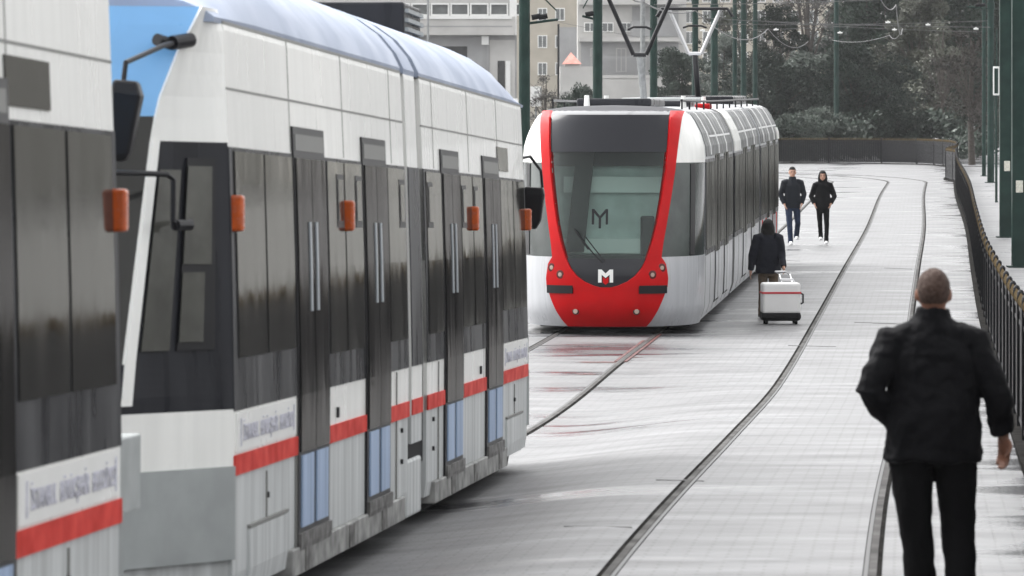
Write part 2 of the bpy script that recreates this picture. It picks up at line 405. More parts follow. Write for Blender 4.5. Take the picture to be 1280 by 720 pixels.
# ------------------------------------------------------------------ the old white trams
OW = 1.20
OPROF = [(.10, 1.17), (.30, 1.2), (1.11, 1.2), (1.8, 1.185), (2.42, 1.165), (3.0, 1.14), (3.06, 1.13), (3.16, 1.08), (3.28, .98), (3.38, .84), (3.46, .66), (3.50, .45), (3.52, .2), (3.525, 0)]
def ow(v):
    for (a, p), (b, q) in zip(OPROF, OPROF[1:]):
        if v <= b: return p + (q - p) * (v - a) / (b - a)
    return 0
OL = 16.3
def oside(u, v, off): return (u, -(ow(v) + off), v)
def osideL(u, v, off): return (u, (ow(v) + off), v)
def tab0(T_, v):
    if v <= T_[0][0]: return T_[0][1]
    for (a, p), (b, q) in zip(T_, T_[1:]):
        if v <= b: return p + (q - p) * (v - a) / (b - a)
    return T_[-1][1]
def onose(front):
    """plan outline of the cab end at height v: t 0 = right corner .. 2 = facet edge .. 3 = centre"""
    def P(t, v, off):
        k = smooth((v - 1.35) / 1.75) if v > 1.35 else 0
        ex = .80 - .45 * max(0, min(1, (v - 1.2) / 1.9)); w = ow(v)
        ey = tab0([(1.1, .77), (1.36, .785), (2.5, .875), (2.66, .905), (2.9, .99), (3.1, 1.10), (3.2, 1.14)], v)
        cx_ = ex + .15
        if v > 3.1: ex -= .5 * (v - 3.1); cx_ = ex + .15 - .3 * (v - 3.1)
        ey = min(ey, w - .02)
        sgn = 1
        if t > 3: t = 6 - t; sgn = -1
        if t <= 2:
            q = t / 2; x = -ex * q; y = w + (max(0, ey) - w) * q
        else:
            q = t - 2; x = -(ex + (cx_ - ex) * (1 - (1 - q) ** 2)); y = ey * (1 - q)
        y += off * (.7 if t < 3 else 0); x -= off
        if not front: x = OL - x
        return (x, -y * sgn, v)
    return P
def lettering(txt, size, u0, v0, parent, off, name='lettering', ymap=None, m='letter', width=None):
    cu = bpy.data.curves.new('t', 'FONT'); cu.body = txt; cu.size = size; cu.resolution_u = 3; cu.extrude = .002
    ob = bpy.data.objects.new('t', cu); COL.objects.link(ob)
    dg = bpy.context.evaluated_depsgraph_get(); me = bpy.data.meshes.new_from_object(ob.evaluated_get(dg))
    bpy.data.objects.remove(ob); bpy.data.curves.remove(cu)
    xs = [v.co.x for v in me.vertices]; x0, x1 = min(xs), max(xs)
    k = (width / (x1 - x0)) if width else 1
    for v in me.vertices:
        x, y, z = (v.co.x - x0) * k, v.co.y, v.co.z
        v.co = Vector(ymap(x, y, z)) if ymap else Vector((u0 + x, -(ow(v0 + y) + off + z), v0 + y))
    me.name = name; me.materials.clear(); me.materials.append(M[m])
    o = bpy.data.objects.new(name, me); COL.objects.link(o); o.parent = parent
    return o
def old_tram(name, loc, rot):
    T = empty(name, loc, rot)
    def side_patch(nm, m, u0, u1, v0, v1, off, th=.03, parent=T, left=False, bevel=0):
        mb = MB(); vs = [v0] + [p[0] for p in OPROF if v0 < p[0] < v1] + [v1]
        mb.sheet(osideL if left else oside, [u0, u1], vs, off, th)
        return mb.build(nm, m, parent, bevel=bevel)
    # bodies
    def shell(nm, u0, u1, m='white', inset=0, v1=3.04, v0=.79):
        mb = MB(); vs = [v0] + [p[0] for p in OPROF if v0 < p[0] < v1] + [v1]
        rings = []
        for u in (u0, u1):
            rings.append([(u, -(ow(v) - inset), v) for v in vs] + [(u, (ow(v) - inset), v) for v in reversed(vs)])
        mb.loft(rings); return mb.build(nm, m, T)
    J0, J1 = 7.60, 8.70
    for (a, b) in ((0, J0), (J1, OL)):
        shell('body_shell', a, b)
        shell('lower_panel', a, b, 'lowgrey', .004, .79, .20)
        shell('underframe', a + .3, b - .3, 'dark', .10, .2, .06)
    shell('bellows', J0 - .05, J1 + .05, 'rubber', .028, 2.42, .45)
    shell('bellows_top', J0 - .05, J1 + .05, 'seam', .03, 3.0, 2.42)
    shell('pivot_section', J0 + .22, J1 - .26, 'white', .004)
    shell('lower_panel', J0 + .22, J1 - .26, 'lowgrey', .006, .79, .60)
    side_patch('red_stripe', 'redstripe', J0 + .222, J1 - .262, .79, .89, .004, .02)
    side_patch('glass_band', 'charcoal', J0 + .222, J1 - .262, 1.11, 2.42, .004, .02)
    mb = MB(); mb.box(J0 + .06, J1 - .24, -1.19, -1.0, .12, .50); mb.build('bogie_cover', 'lowgrey', T, bevel=.02)
    mb = MB(); mb.box(J0 + .0, J1 - .0, -1.0, 1.0, .3, .62); mb.build('bogie_frame', 'dark', T)
    for w_u in (1.6, 8.15, OL - 1.6):
        for du in (-.8, .8):
            for sy in (-1, 1):
                mb = MB(); mb.tube([(w_u + du, sy * .66, .33), (w_u + du, sy * .80, .33)], .32, 20); mb.build('wheel', 'dark', T)
    # roof
    def roof(u0, u1, taper0, taper1, m='roofblue', g=.006, nm='roof'):
        mb = MB(); rings = []
        us = lin(u0, u1, 24)
        for u in us:
            k = 1
            if taper0 and u < u0 + 1.6: k = min(k, .35 + .65 * math.sin(math.pi / 2 * (u - u0) / 1.6))
            if taper1 and u > u1 - 1.6: k = min(k, .12 + .88 * math.sin(math.pi / 2 * (u1 - u) / 1.6))
            vs = [p for p in OPROF if p[0] >= 3.06]
            ring = [(u, -(w + g), 3.04 + (v - 3.04) * k + g) for v, w in vs] + [(u, (w + g), 3.04 + (v - 3.04) * k + g) for v, w in reversed(vs[:-1])]
            ring = [(u, -1.13, 3.03)] + ring + [(u, 1.13, 3.03)]
            rings.append(ring)
        mb.loft(rings); return mb.build(nm, m, T, smooth=True)
    roof(-.26, J0, True, False); roof(J0 + .22, J1 - .26, False, False); roof(J1, OL + .26, False, True); roof(J0 - .1, J1 + .1, False, False, 'rubber', -.03, 'roof_bellows')
    # long bands on both sides
    def glass_run(a, b, left=False, low=1.11): return side_patch('glass_band', 'charcoal', a, b, low, 2.42, .006, left=left)
    for (a, b) in ((.0, J0), (J1, OL)):
        glass_run(a, b); glass_run(a, b, True)
        side_patch('red_stripe', 'redstripe', a, b, .79, .89, .010)
        side_patch('red_stripe', 'redstripe', a, b, .79, .89, .006, left=True)
        s1 = side_patch('seam', 'seam', a, b, 2.704, 2.716, .003, .01)
        side_patch('seam', 'seam', a, b, 3.03, 3.045, .004, .01)
        # windows, doors; mirrored on the second section
        f = (lambda u: a + u) if a == 0 else (lambda u: b - u)
        def sp(nm, m, u0, u1, *r, **k):
            p, q = sorted((f(u0), f(u1))); return side_patch(nm, m, p, q, *r, **k)
        for (p, q, lo) in ((.14, 1.12, 1.37), (1.18, 2.2, 1.37), (3.66, 4.38, 1.3), (4.44, 5.24, 1.3), (6.58, 7.5, 1.3)):
            w = sp('window', 'glass_dark', p, q, lo, 2.40, .014)
            if lo == 1.3:
                h = sp('hopper_frame', 'black', q - .34, q - .04, 2.02, 2.33, .017, .01, parent=w)
                sp('hopper_pane', 'glass_dark', q - .30, q - .09, 2.06, 2.30, .021, .01, parent=w)
        for (p, q) in ((2.28, 3.56), (5.32, 6.52)):
            d_ = sp('door', 'black', p, q, .27, 2.57, .012)
            mid = (p + q) / 2
            for (x0, x1) in ((p + .05, mid - .012), (mid + .012, q - .05)):
                lf = sp('door_leaf', 'glass_door', x0, x1, .80, 2.40, .022, .012, parent=d_)
                sp('door_panel', 'doorblue', x0 + .05, x1 - .06, .39, .78, .022, .012, parent=d_)
                hx = x1 - .16 if x1 < mid else x0 + .08
                sp('door_handle', 'handle', hx, hx + .06, 1.56, 2.05, .03, .012, parent=d_)
            sp('door_header', 'seam', p + .06, q - .06, 2.44, 2.53, .016, .01, parent=d_)
            sp('threshold', 'kick', p, q, .27, .36, .03, .02, parent=d_)
        mb = MB(); p, q = sorted((f(2.0), f(7.25)))
        mb.box(p, q, -1.222, -1.05, .14, .29); mb.build('step_beam', 'skirt', T, bevel=.008)
        for pu in (2.6, 4.5, 6.1):
            mb = MB(); mb.box(f(pu) - .12, f(pu) + .12, -1.228, -1.2, .15, .28); mb.build('step_bracket', 'kick', T)
        # panel seams and a keyhole
        for su in (2.24, 4.5, 6.9):
            sp('seam', 'seam', su, su + .009, 2.43, 3.03, .003, .01)
            if su not in (4.5, 1.18): sp('seam', 'seam', su, su + .014, .2, 1.1, .009, .01)
        sp('access_flap', 'lowgrey', .5, 1.9, .2, .50, .010, .02)
        sp('flap_hinge', 'seam', .5, 1.9, .505, .52, .014, .02)
        sp('seam', 'seam', 1.15, 1.165, .5, .76, .004, .01)
        for ku in (3.95, ): sp('key_slot', 'black', ku, ku + .05, .925, .985, .014, .02)
        for ku, kv in ((7.2, .70), (7.2, .5), (1.16, .62)): sp('key_slot', 'black', ku, ku + .03, kv, kv + .03, .012, .02)
        # orange marker lamps
        for mu in (.03, 4.42):
            p, q = sorted((f(mu), f(mu + .08)))
            mb = MB(); mb.box(p, q, -(ow(2.08) + .062), -(ow(2.08) - .01), 2.0, 2.18); mb.build('marker_lamp', 'orange', T, bevel=.015)
        # lettering field
        p, q = sorted((f(.06), f(2.2)))
        sp('letter_field', 'whiteplain', .05, 2.2, .905, 1.098, .009, .02)
        lettering('İSTANBUL', .115, p + .20, .955, T, .013, width=.52)
        lettering('BÜYÜKŞEHİR', .115, p + .80, .955, T, .013, width=.62)
        lettering('BELEDİYESİ', .115, p + 1.50, .955, T, .013, width=.54)
        mb = MB()
        for x in (p + .13, q - .10): mb.box(x - .012, x + .012, -(ow(1.0) + .013), -ow(1.0), .93, 1.07)
        mb.build('letter_bracket', 'letter', T)
    # destination window near the far end, in the white
    side_patch('side_window', 'glass_dark', OL - 2.3, OL - 1.42, 2.47, 2.66, .008)
    # roof equipment
    mb = MB(); mb.box(4.2 + 8.1, 13.4, -.62, .8, 3.4, 3.72)
    rb = mb.build('roof_box', 'charcoal', T, bevel=.02)
    mb = MB()
    for i in range(4): mb.box(12.34, 13.36, -.65, -.61, 3.43 + .07 * i, 3.46 + .07 * i)
    mb.build('louvre', 'bump_grey', rb)
    # cab ends
    for front in (True, False):
        P = onose(front)
        def np_(nm, m, t0, t1, v0, v1, off=.0, th=.04, parent=T, n=6, sm=False):
            mb = MB(); vs = sorted(set([v0, v1] + [x for x in lin(v0, v1, 6)]))
            ts = sorted(set(lin(t0, t1, n) + [x for x in (2, 3, 4) if t0 < x < t1]))
            mb.sheet(P, ts, vs, off, th); return mb.build(nm, m, parent)
        np_('cab_lower', 'white', 0, 6, .84, 1.12, .0)
        np_('bumper', 'bump_grey', 0, 6, .38, .84, .02, .08)
        np_('cab_skirt', 'lowgrey', 0, 6, .2, .38, -.02)
        np_('cab_waist', 'charcoal', 0, 6, 1.12, 1.36, .0)
        np_('cab_top', 'white', 0, 2, 2.44, 3.10, .0)
        np_('cab_top', 'white', 4, 6, 2.44, 3.10, .0)
        np_('fascia', 'skyblue', 2, 4, 2.56, 3.10, -.02)
        np_('windscreen', 'glass_dark', 2, 4, 1.36, 2.56, -.02)
        np_('corner_pillar', 'white', 1.82, 2.0, 1.16, 2.44, .012)
        np_('corner_pillar', 'white', 4.0, 4.18, 1.16, 2.44, .012)
        for lo, hi in ((0, 1.82), (4.18, 6)): np_('cab_surround', 'charcoal', lo, hi, 1.36, 2.44, .0)
        q = (1.22, 1.74) if front else (1.22, 1.74)
        np_('quarter_window', 'cab_pane', q[0], q[1], 1.42, 2.30, .012, .02, n=1)
        cw = np_('cab_window', 'black', .36, 1.08, 1.42, 2.36, .010, .02, n=1)
        np_('cab_pane', 'cab_pane', .46, 1.06, 1.84, 2.32, .018, .015, parent=cw, n=1)
        np_('cab_pane', 'cab_pane', .60, 1.06, 1.46, 1.80, .018, .015, parent=cw, n=1)
        mb = MB(); x = -1.0 if front else OL + 1.0
        mb.box(min(x, x * .6 + (0 if front else OL * .4)), max(x, x * .6 + (0 if front else OL * .4)), -.5, .5, 2.55, 2.56)
        # coupler
        s_ = -1 if front else 1; x0 = 0 if front else OL
        mb = MB(); mb.tube([(x0 + s_ * .5, 0, .5), (x0 + s_ * 1.62, 0, .5)], .09, 12); mb.box(x0 + s_ * 1.5 - .12, x0 + s_ * 1.5 + .12, -.16, .16, .36, .64)
        mb.build('coupler', 'dark', T)
        # mirror on its bent arm
        if front:
            mr = MB()
            mr.loft([[Vector(p) for p in r_] for r_ in (
                [(-1.05, -.905, 2.71), (-1.05, -.79, 2.72), (-1.15, -.79, 2.72), (-1.15, -.905, 2.71)],
                [(-1.04, -.925, 2.64), (-1.04, -.78, 2.66), (-1.16, -.78, 2.66), (-1.16, -.925, 2.64)],
                [(-1.05, -.87, 2.37), (-1.05, -.785, 2.36), (-1.15, -.785, 2.36), (-1.15, -.87, 2.37)],
                [(-1.07, -.845, 2.33), (-1.07, -.80, 2.33), (-1.13, -.80, 2.33), (-1.13, -.845, 2.33)])])
            am = MB(); am.tube([(-1.10, -.83, 2.68), (-1.08, -.84, 2.80), (-.62, -.95, 2.90), (-.30, -1.02, 2.94)], .013, 8)
            am.tube([(-.50, -.965, 2.915), (-.36, -1.035, 2.935)], .036, 12)
            am.tube([(-.56, -.90, 2.93), (-.46, -.96, 2.91)], .030, 10)
            br = MB(); br.tube([(-1.05, -.72, 2.28), (-.66, -.97, 2.275), (-.62, -.995, 2.25), (-.62, -.995, 2.05), (-.58, -1.0, 2.02), (-.40, -1.05, 2.05)], .014, 8)
            br.tube([(-.58, -1.0, 2.03), (-.46, -1.05, 2.03)], .028, 10)
            br.build('support_bracket', 'black', T)
        else:
            mr = MB(); e = OL
            mr.loft([[(e + .3, -1.30, 2.36), (e + .3, -1.14, 2.37), (e + .42, -1.14, 2.37), (e + .42, -1.30, 2.36)],
                     [(e + .3, -1.31, 2.30), (e + .3, -1.14, 2.30), (e + .42, -1.14, 2.30), (e + .42, -1.31, 2.30)],
                     [(e + .32, -1.28, 2.08), (e + .32, -1.15, 2.06), (e + .40, -1.15, 2.06), (e + .40, -1.28, 2.08)],
                     [(e + .34, -1.24, 2.01), (e + .34, -1.18, 2.01), (e + .38, -1.18, 2.01), (e + .38, -1.24, 2.01)]])
            am = MB(); am.tube([(e + .36, -1.29, 2.36), (e + .34, -1.28, 2.50), (e + .22, -1.20, 2.62), (e + .05, -1.12, 2.60)], .013, 8)
            cb = MB(); cb.box(e + .06, e + .92, -1.13, -.85, .79, 1.12); cb.build('corner_buffer', 'bump_grey', T, bevel=.01)
        mo = mr.build('mirror', 'black', T, bevel=.015); am.build('mirror_arm', 'black', T)
    return T
tx, ty = .0928, 1.0
yaw = math.atan2(ty, tx); pitch = math.atan(.0276)
axd = Vector((tx, ty, 0)).normalized()
right = Vector((axd.y, -axd.x, 0))
d0 = 23.72; corner = Vector((-1.41, d0, 0))
base = corner - right * 1.17
zB = CZ - 2.67
TB = old_tram('tram_car', (base.x, base.y, zB), (0, 0, 0))
TB.rotation_euler = (0, pitch, yaw)
tag(TB, 'second white tram car, its slanted white cab pillar and black mirror facing the camera', 'tram car', 'coupled white tram cars on the left track')
TA = copy_tree(TB)
for c in [c for c in bpy.data.objects if c.parent == TA and c.name.split('.')[0] in ('mirror', 'mirror_arm')]: bpy.data.objects.remove(c)
dA = 20.0 - 3.72 * 0
endA = Vector((-1.667, 20.0, 0)) - right * 1.17
sA = axd * (OL * math.cos(pitch))
TA.location = (endA.x - sA.x, endA.y - sA.y, (CZ - (2.67 - .0276 * 3.72)) + .0276 * OL)
tag(TA, 'white tram car nearest the camera, cut off by the left edge of the photo', 'tram car')

# ------------------------------------------------------------------ the red-fronted tram
RX0, RD0 = 1.327, 68.0
def rpath(l):
    X = RX0 + .085 * l + .00026 * l * l; a = math.atan(.085 + .00052 * l)
    return X, RD0 + l, a
RWt = [(.12, 1.24), (.35, 1.31), (.8, 1.325), (2.6, 1.325), (2.8, 1.31), (3.0, 1.25), (3.2, 1.15), (3.3, 1.08), (3.36, .97), (3.40, .7), (3.42, .3), (3.425, 0)]
def rw(v):
    if v <= .12: return 1.24
    for (a, p), (b, q) in zip(RWt, RWt[1:]):
        if v <= b: return p + (q - p) * (v - a) / (b - a)
    return 0
def rworld(l, a, v):
    X, Y, al = rpath(max(l, 0) if l > 0 else 0)
    z0 = CZ - interp(DROP, Y)
    dl = min(l, 0)
    return (X + a * math.cos(al) + dl * math.sin(al), Y - a * math.sin(al) + dl * math.cos(al), z0 + v * .955)
def rside(l, v, off): return rworld(l, rw(v) + off, v)
def rsideL(l, v, off): return rworld(l, -(rw(v) + off), v)
ND, NN = 1.95, 2.35
def rake(v):
    r = 0
    if v > .85: r += .62 * ((v - .85) / 2.45) ** 1.5
    if v < .55: r += .22 * ((.55 - v) / .43) ** 2
    if v > 3.26: r += .9 * ((v - 3.26) / .16) ** 2
    return r
def rnose(th, v, off):
    s, c = math.sin(th), math.cos(th)
    w = rw(v)
    a = (w + off) * math.copysign(abs(s) ** (2 / NN), s)
    l = ND - (ND - rake(v) + off) * max(c, 0) ** (2 / NN)
    return rworld(l, a, v)
def thA(a, v):
    w = rw(v); q = min(1, abs(a) / w); return math.copysign(math.asin(q ** (NN / 2)), a)
RT = empty('red_tram', (rworld(0, 0, 0)))
rloc = RT.location.copy()
tag(RT, 'silver tram with a red U-shaped front and large raked windscreen', 'tram')
def RB(mb, nm, m, parent=RT, smooth=False, bevel=0): return mb.build(nm, m, parent, sub=rloc, smooth=smooth, bevel=bevel)
def region(nm, m, aL, aR, v0, v1, off=0, th=.04, nv=18, nu=10, parent=RT, rows=None):
    mb = MB(); vs = rows or lin(v0, v1, nv); nu_ = nu
    def P(q, v, o): return rnose(thA(aL(v), v) * (1 - q) + thA(aR(v), v) * q, v, o)
    mb.sheet(P, lin(0, 1, nu_), vs, off, th)
    return RB(mb, nm, m, parent, smooth=True)
IN = [(.71, .06), (.74, .17), (.80, .30), (.88, .405), (1.0, .50), (1.14, .565), (1.4, .645), (1.65, .70), (2.0, .755), (2.45, .81), (2.9, .84), (3.3, .85)]
OUT = [(.71, .84), (.85, .85), (1.06, .82), (1.16, .76), (1.35, .78), (1.65, .825), (2.0, .875), (2.45, .93), (2.9, .97), (3.3, 1.0)]
def tab(T_, v):
    if v <= T_[0][0]: return T_[0][1]
    for (a, p), (b, q) in zip(T_, T_[1:]):
        if v <= b: return p + (q - p) * (v - a) / (b - a)
    return T_[-1][1]
ai = lambda v: tab(IN, v); ao = lambda v: tab(OUT, v)
BOT = [(.12, .55), (.2, .62), (.35, .71), (.5, .775), (.6, .81), (.71, .84)]
ab = lambda v: tab(BOT, v)
region('windscreen', 'clear', lambda v: -ai(v), ai, 1.14, 2.72, -.005, .012, nv=20, nu=14)
region('fascia_panel', 'fascia', lambda v: -ai(v), ai, 2.72, 3.34, 0, .03, nv=10, nu=14)
lp = region('nose_panel', 'fascia', lambda v: -ai(v), ai, .71, 1.14, 0, .03, nv=14, nu=14)
uf = []
for s_ in (-1, 1):
    mb = MB()
    rows = [.71, .74, .77, .80, .84, .88, .92, .96, 1.0, 1.05, 1.1, 1.16] + lin(1.16, 3.34, 22)[1:]
    def P(q, v, o, s_=s_): return rnose(s_ * (thA(ai(v), v) * (1 - q) + thA(ao(v), v) * q), v, o)
    mb.sheet(P, lin(0, 1, 5), rows, .035, .09)
    RB(mb, 'red_frame', 'red', smooth=True)
bp_ = region('red_bumper', 'red', lambda v: -ab(v), ab, .12, .715, .02, .06, nv=12, nu=16)
# headlights, marker strips, fog lamps
def disc(nm, m, a, v, r, off, depth, parent):
    c = Vector(rnose(thA(a, v), v, off)); n = (Vector(rnose(thA(a, v), v, off + .1)) - c).normalized()
    mb = MB(); mb.tube([c - n * depth, c, c + n * .002], [r, r, r * .8], 18); return RB(mb, nm, m, parent)
for s_ in (-1, 1):
    hb = disc('headlight', 'lampwell', s_ * .765, 1.0, .062, .036, .03, RT); disc('bulb', 'lamp', s_ * .765, 1.0, .03, .042, .02, hb)
    hb = disc('headlight', 'lampwell', s_ * .64, .90, .062, .036, .03, RT); disc('bulb', 'lamp', s_ * .64, .90, .03, .042, .02, hb)
    hb = disc('fog_lamp', 'black', s_ * .425, .355, .05, .026, .03, RT); disc('bulb', 'lamp', s_ * .425, .355, .034, .032, .02, hb)
    mb = MB()
    mb.sheet(lambda q, v, o: rnose(s_ * thA(.46 + .37 * q, v), v, o), lin(0, 1, 6), [.62, .67, .74], .045, .05); RB(mb, 'buffer_strip', 'black')
    # silver corners, side cab glass, white upper corners
    mb = MB(); mb.sheet(lambda q, v, o: rnose(s_ * (thA(ab(v) if v < .71 else ao(v), v) * (1 - q) + math.pi / 2 * q), v, o), lin(0, 1, 14), [.12, .2, .28, .35, .43, .5, .6, .71, .85, 1.0, 1.12, 1.16], 0, .04); RB(mb, 'silver_corner', 'rgrey', smooth=True)
    mb = MB(); mb.sheet(lambda q, v, o: rnose(s_ * (thA(ao(v), v) * (1 - q) + math.pi / 2 * q), v, o), lin(0, 1, 14), lin(1.16, 2.56, 14), -.004, .03)
    g = RB(mb, 'cab_side_glass', 'glass_cabside', smooth=True)
    mb = MB(); mb.sheet(lambda q, v, o: rnose(s_ * (thA(ao(v), v) * (1 - q) + math.pi / 2 * q), v, o), lin(0, 1, 14), lin(2.56, 3.34, 10), 0, .03); RB(mb, 'white_corner', 'white', smooth=True)
    mb = MB(); mb.sheet(lambda q, v, o: rnose(s_ * (1.02 + .10 * q), v, o), lin(0, 1, 2), lin(1.18, 2.54, 8), .006, .02); RB(mb, 'glass_post', 'black')
mb = MB(); mb.sheet(lambda q, v, o: rnose(-math.pi / 2 + math.pi * q, v, o), lin(0, 1, 24), [3.34, 3.38, 3.41, 3.424], 0, .02); RB(mb, 'front_roof', 'roofdark', smooth=True)
# wiper
pts = [Vector(rnose(thA(a, v), v, .03)) for a, v in ((-.05, 1.08), (-.2, 1.25), (-.38, 1.48))]
mb = MB(); mb.tube(pts, .010, 6); pts = [Vector(rnose(thA(a, v), v, .03)) for a, v in ((-.01, 1.10), (-.15, 1.28), (-.3, 1.48))]; mb.tube(pts, .008, 6)
pts = [Vector(rnose(thA(a, v), v, .03)) for a, v in ((-.44, 1.58), (-.24, 1.28))]; mb.tube(pts, .014, 6)
RB(mb, 'wiper', 'black')
# the M emblem with its red shield, and the small M on the windscreen
def poly_on_nose(nm, m, pts, a0, v0, k, off, parent):
    mb = MB(); top = [Vector(rnose(thA(a0 + x * k, v0 + y * k), v0 + y * k, off)) for x, y in pts]
    bot = [Vector(rnose(thA(a0 + x * k, v0 + y * k), v0 + y * k, off - .01)) for x, y in pts]
    mb.loft([top, bot]); return RB(mb, nm, m, parent)
Mpts = [(-.5, -.42), (-.5, .5), (-.27, .5), (0, .22), (.27, .5), (.5, .5), (.5, -.42), (.27, -.42), (.27, .14), (0, -.10), (-.27, .14), (-.27, -.42)]
poly_on_nose('emblem_letter', 'whiteplain', Mpts, 0, .875, .21, .02, lp)
poly_on_nose('emblem_shield', 'red', [(-.19, -.02), (0, -.18), (.19, -.02), (.19, -.42), (0, -.58), (-.19, -.42)], 0, .875, .21, .021, lp)
Mp2 = [(-.5, -.5), (-.5, .5), (-.36, .5), (0, .05), (.36, .5), (.5, .5), (.5, -.5), (.36, -.5), (.36, .25), (.07, -.1), (.07, -.75), (-.07, -.75), (-.07, -.1), (-.36, .25), (-.36, -.5)]
poly_on_nose('windscreen_letter', 'black', Mp2, -.09, 1.76, .23, .012, RT)
# cab interior behind the windscreen
def rbox(l0, l1, a0, a1, v0, v1, nm, m, parent=RT, bevel=0, lean=0):
    mb = MB(); P = [rworld(l, a + (lean if v == v1 else 0), v) for v in (v0, v1) for a in (a0, a1) for l in (l0, l1)]
    mb.add(P, [(0, 2, 3, 1), (4, 5, 7, 6), (0, 1, 5, 4), (2, 6, 7, 3), (0, 4, 6, 2), (1, 3, 7, 5)]); return RB(mb, nm, m, parent, bevel=bevel)
rbox(1.5, 1.56, -.98, .98, .9, 2.9, 'cab_wall', 'cabwall')
rbox(.9, 1.48, -.7, .7, .9, 1.16, 'dashboard', 'cabdark')
rbox(1.38, 1.48, -.70, .72, 2.10, 2.34, 'sun_blind', 'blind')
rbox(1.30, 1.49, -.95, .95, 2.50, 3.0, 'header_panel', 'cabdark')
rbox(1.20, 1.30, -.66, -.40, 1.2, 2.74, 'post_reflection', 'cabdark', lean=.16)  # dark leaning bar standing in for a post reflected in the windscreen
rbox(1.2, 1.36, .42, .62, 1.15, 1.75, 'driver_seat', 'cabdark', bevel=.03)
rbox(1.40, 1.48, -.75, .75, 1.18, 1.40, 'desk_rim', 'blind')
# car bodies
mods = [(1.95, 11.2), (11.9, 21.5), (22.2, 29.9)]
def rshell(nm, m, l0, l1, v0, v1, inset=0, sm=False):
    mb = MB(); vs = [v0] + [p[0] for p in RWt if v0 < p[0] < v1] + [v1]; rings = []
    for l in lin(l0, l1, 8):
        rings.append([rworld(l, rw(v) - inset, v) for v in vs] + [rworld(l, -(rw(v) - inset), v) for v in reversed(vs)])
    mb.loft(rings); return RB(mb, nm, m, smooth=True)
def rpatch(nm, m, l0, l1, v0, v1, off, th=.03, parent=RT, left=False):
    mb = MB(); vs = [v0] + [p[0] for p in RWt if v0 < p[0] < v1] + [v1]
    mb.sheet(rsideL if left else rside, lin(l0, l1, max(1, int((l1 - l0) / 1.5))), vs, off, th); return RB(mb, nm, m, parent)
for (a, b) in mods:
    rshell('body_shell', 'rgrey', a, b, .16, 3.41)
    rshell('underframe', 'dark', a + .1, b - .1, .05, .18, .15)
    for left in (False, True):
        rpatch('window_band', 'charcoal', a + .0, b, 1.13, 2.60, .006, left=left)
        rpatch('roof_fairing', 'fairing', a + (.25 if a < 2 else 1.6 if a < 12 else .2), b, 2.64, 3.33, .01, left=left)
    n = 6; st = (b - a) / n
    for i in range(n):
        p = a + i * st
        if i in (2, 4):
            d_ = rpatch('door', 'glass_side', p + .04, p + st - .04, .30, 2.66, .012)
            rpatch('door_seam', 'rubber', p + st / 2 - .02, p + st / 2 + .02, .32, 2.64, .02, parent=d_)
            rpatch('door_panel', 'rgrey', p + .08, p + st - .08, .34, 1.10, .018, .01, parent=d_)
        else: rpatch('window', 'glass_side', p + .05, p + st - .05, 1.22, 2.55, .014)
        rpatch('seam', 'seam', p - .012, p + .012, .2, 1.12, .004, .02)
    for p in {1.95: (3.5, 6.2, 8.8), 11.9: (16.5, 19.4), 22.2: (23.4, 25.6, 27.8)}[a]:
        rpatch('fairing_rib', 'rib', p, p + .30, 2.66, 3.32, .02, .02)
    rpatch('fairing_crease', 'rib', a + (2.2 if a < 2 else 1.8 if a < 12 else .3), b - .1, 2.93, 2.96, .016, .02)
for (a, b) in ((11.2, 11.9), (21.5, 22.2)): rshell('bellows', 'rubber', a - .1, b + .1, .4, 3.3, .10)
for left in (False, True): rpatch('white_ring', 'white', 11.9, 14.2, 2.63, 3.35, .02, left=left)
rpatch('white_ring', 'white', 29.1, 29.9, 2.66, 2.90, .03)
rbox(29.9, 30.2, -1.2, 1.2, .2, 3.2, 'rear_end', 'white', bevel=.1)
for i in range(5): rpatch('red_trim', 'redstripe', 22.9 + 1.5 * i, 23.02 + 1.5 * i, .6, 1.12, .014, .02)
for l in (3.4, 5.2, 15.5, 17.3, 27, 28.8):
    for s_ in (-1, 1):
        mb = MB(); mb.tube([rworld(l, s_ * .66, .31), rworld(l, s_ * .80, .31)], .29, 18); RB(mb, 'wheel', 'dark')
# roof gear
for (a, b, w0, w1, h, m) in ((2.6, 6.2, -.6, .5, .12, 'charcoal'), (9.5, 11.0, -.7, .7, .10, 'charcoal'), (12.5, 16.5, -.6, .6, .15, 'bump_grey'), (24.5, 29.5, -.7, .7, .16, 'charcoal')):
    rbox(a, b, w0, w1, 3.41, 3.41 + h, 'roof_box', m, bevel=.03)
rbox(11.3, 12.0, .70, .95, 3.36, 3.46, 'red_cap', 'red', bevel=.03); pass
mb = MB()
for s_ in (-.95, .95): mb.tube([rworld(l, s_, 3.50) for l in lin(2.5, 29.3, 20)], .02, 6)
for l in lin(2.6, 29.2, 12):
    for s_ in (-.95, .95): mb.tube([rworld(l, s_, 3.34), rworld(l, s_, 3.52)], .016, 6)
RB(mb, 'roof_rail', 'black')
for l, a in ((2.6, -.45), (4, .9), (12.2, .8), (3.2, -.2)):
    mb = MB(); mb.tube([rworld(l, a, 3.38), rworld(l, a, 3.58)], [.05, .035], 10); RB(mb, 'roof_lug', 'whiteplain')
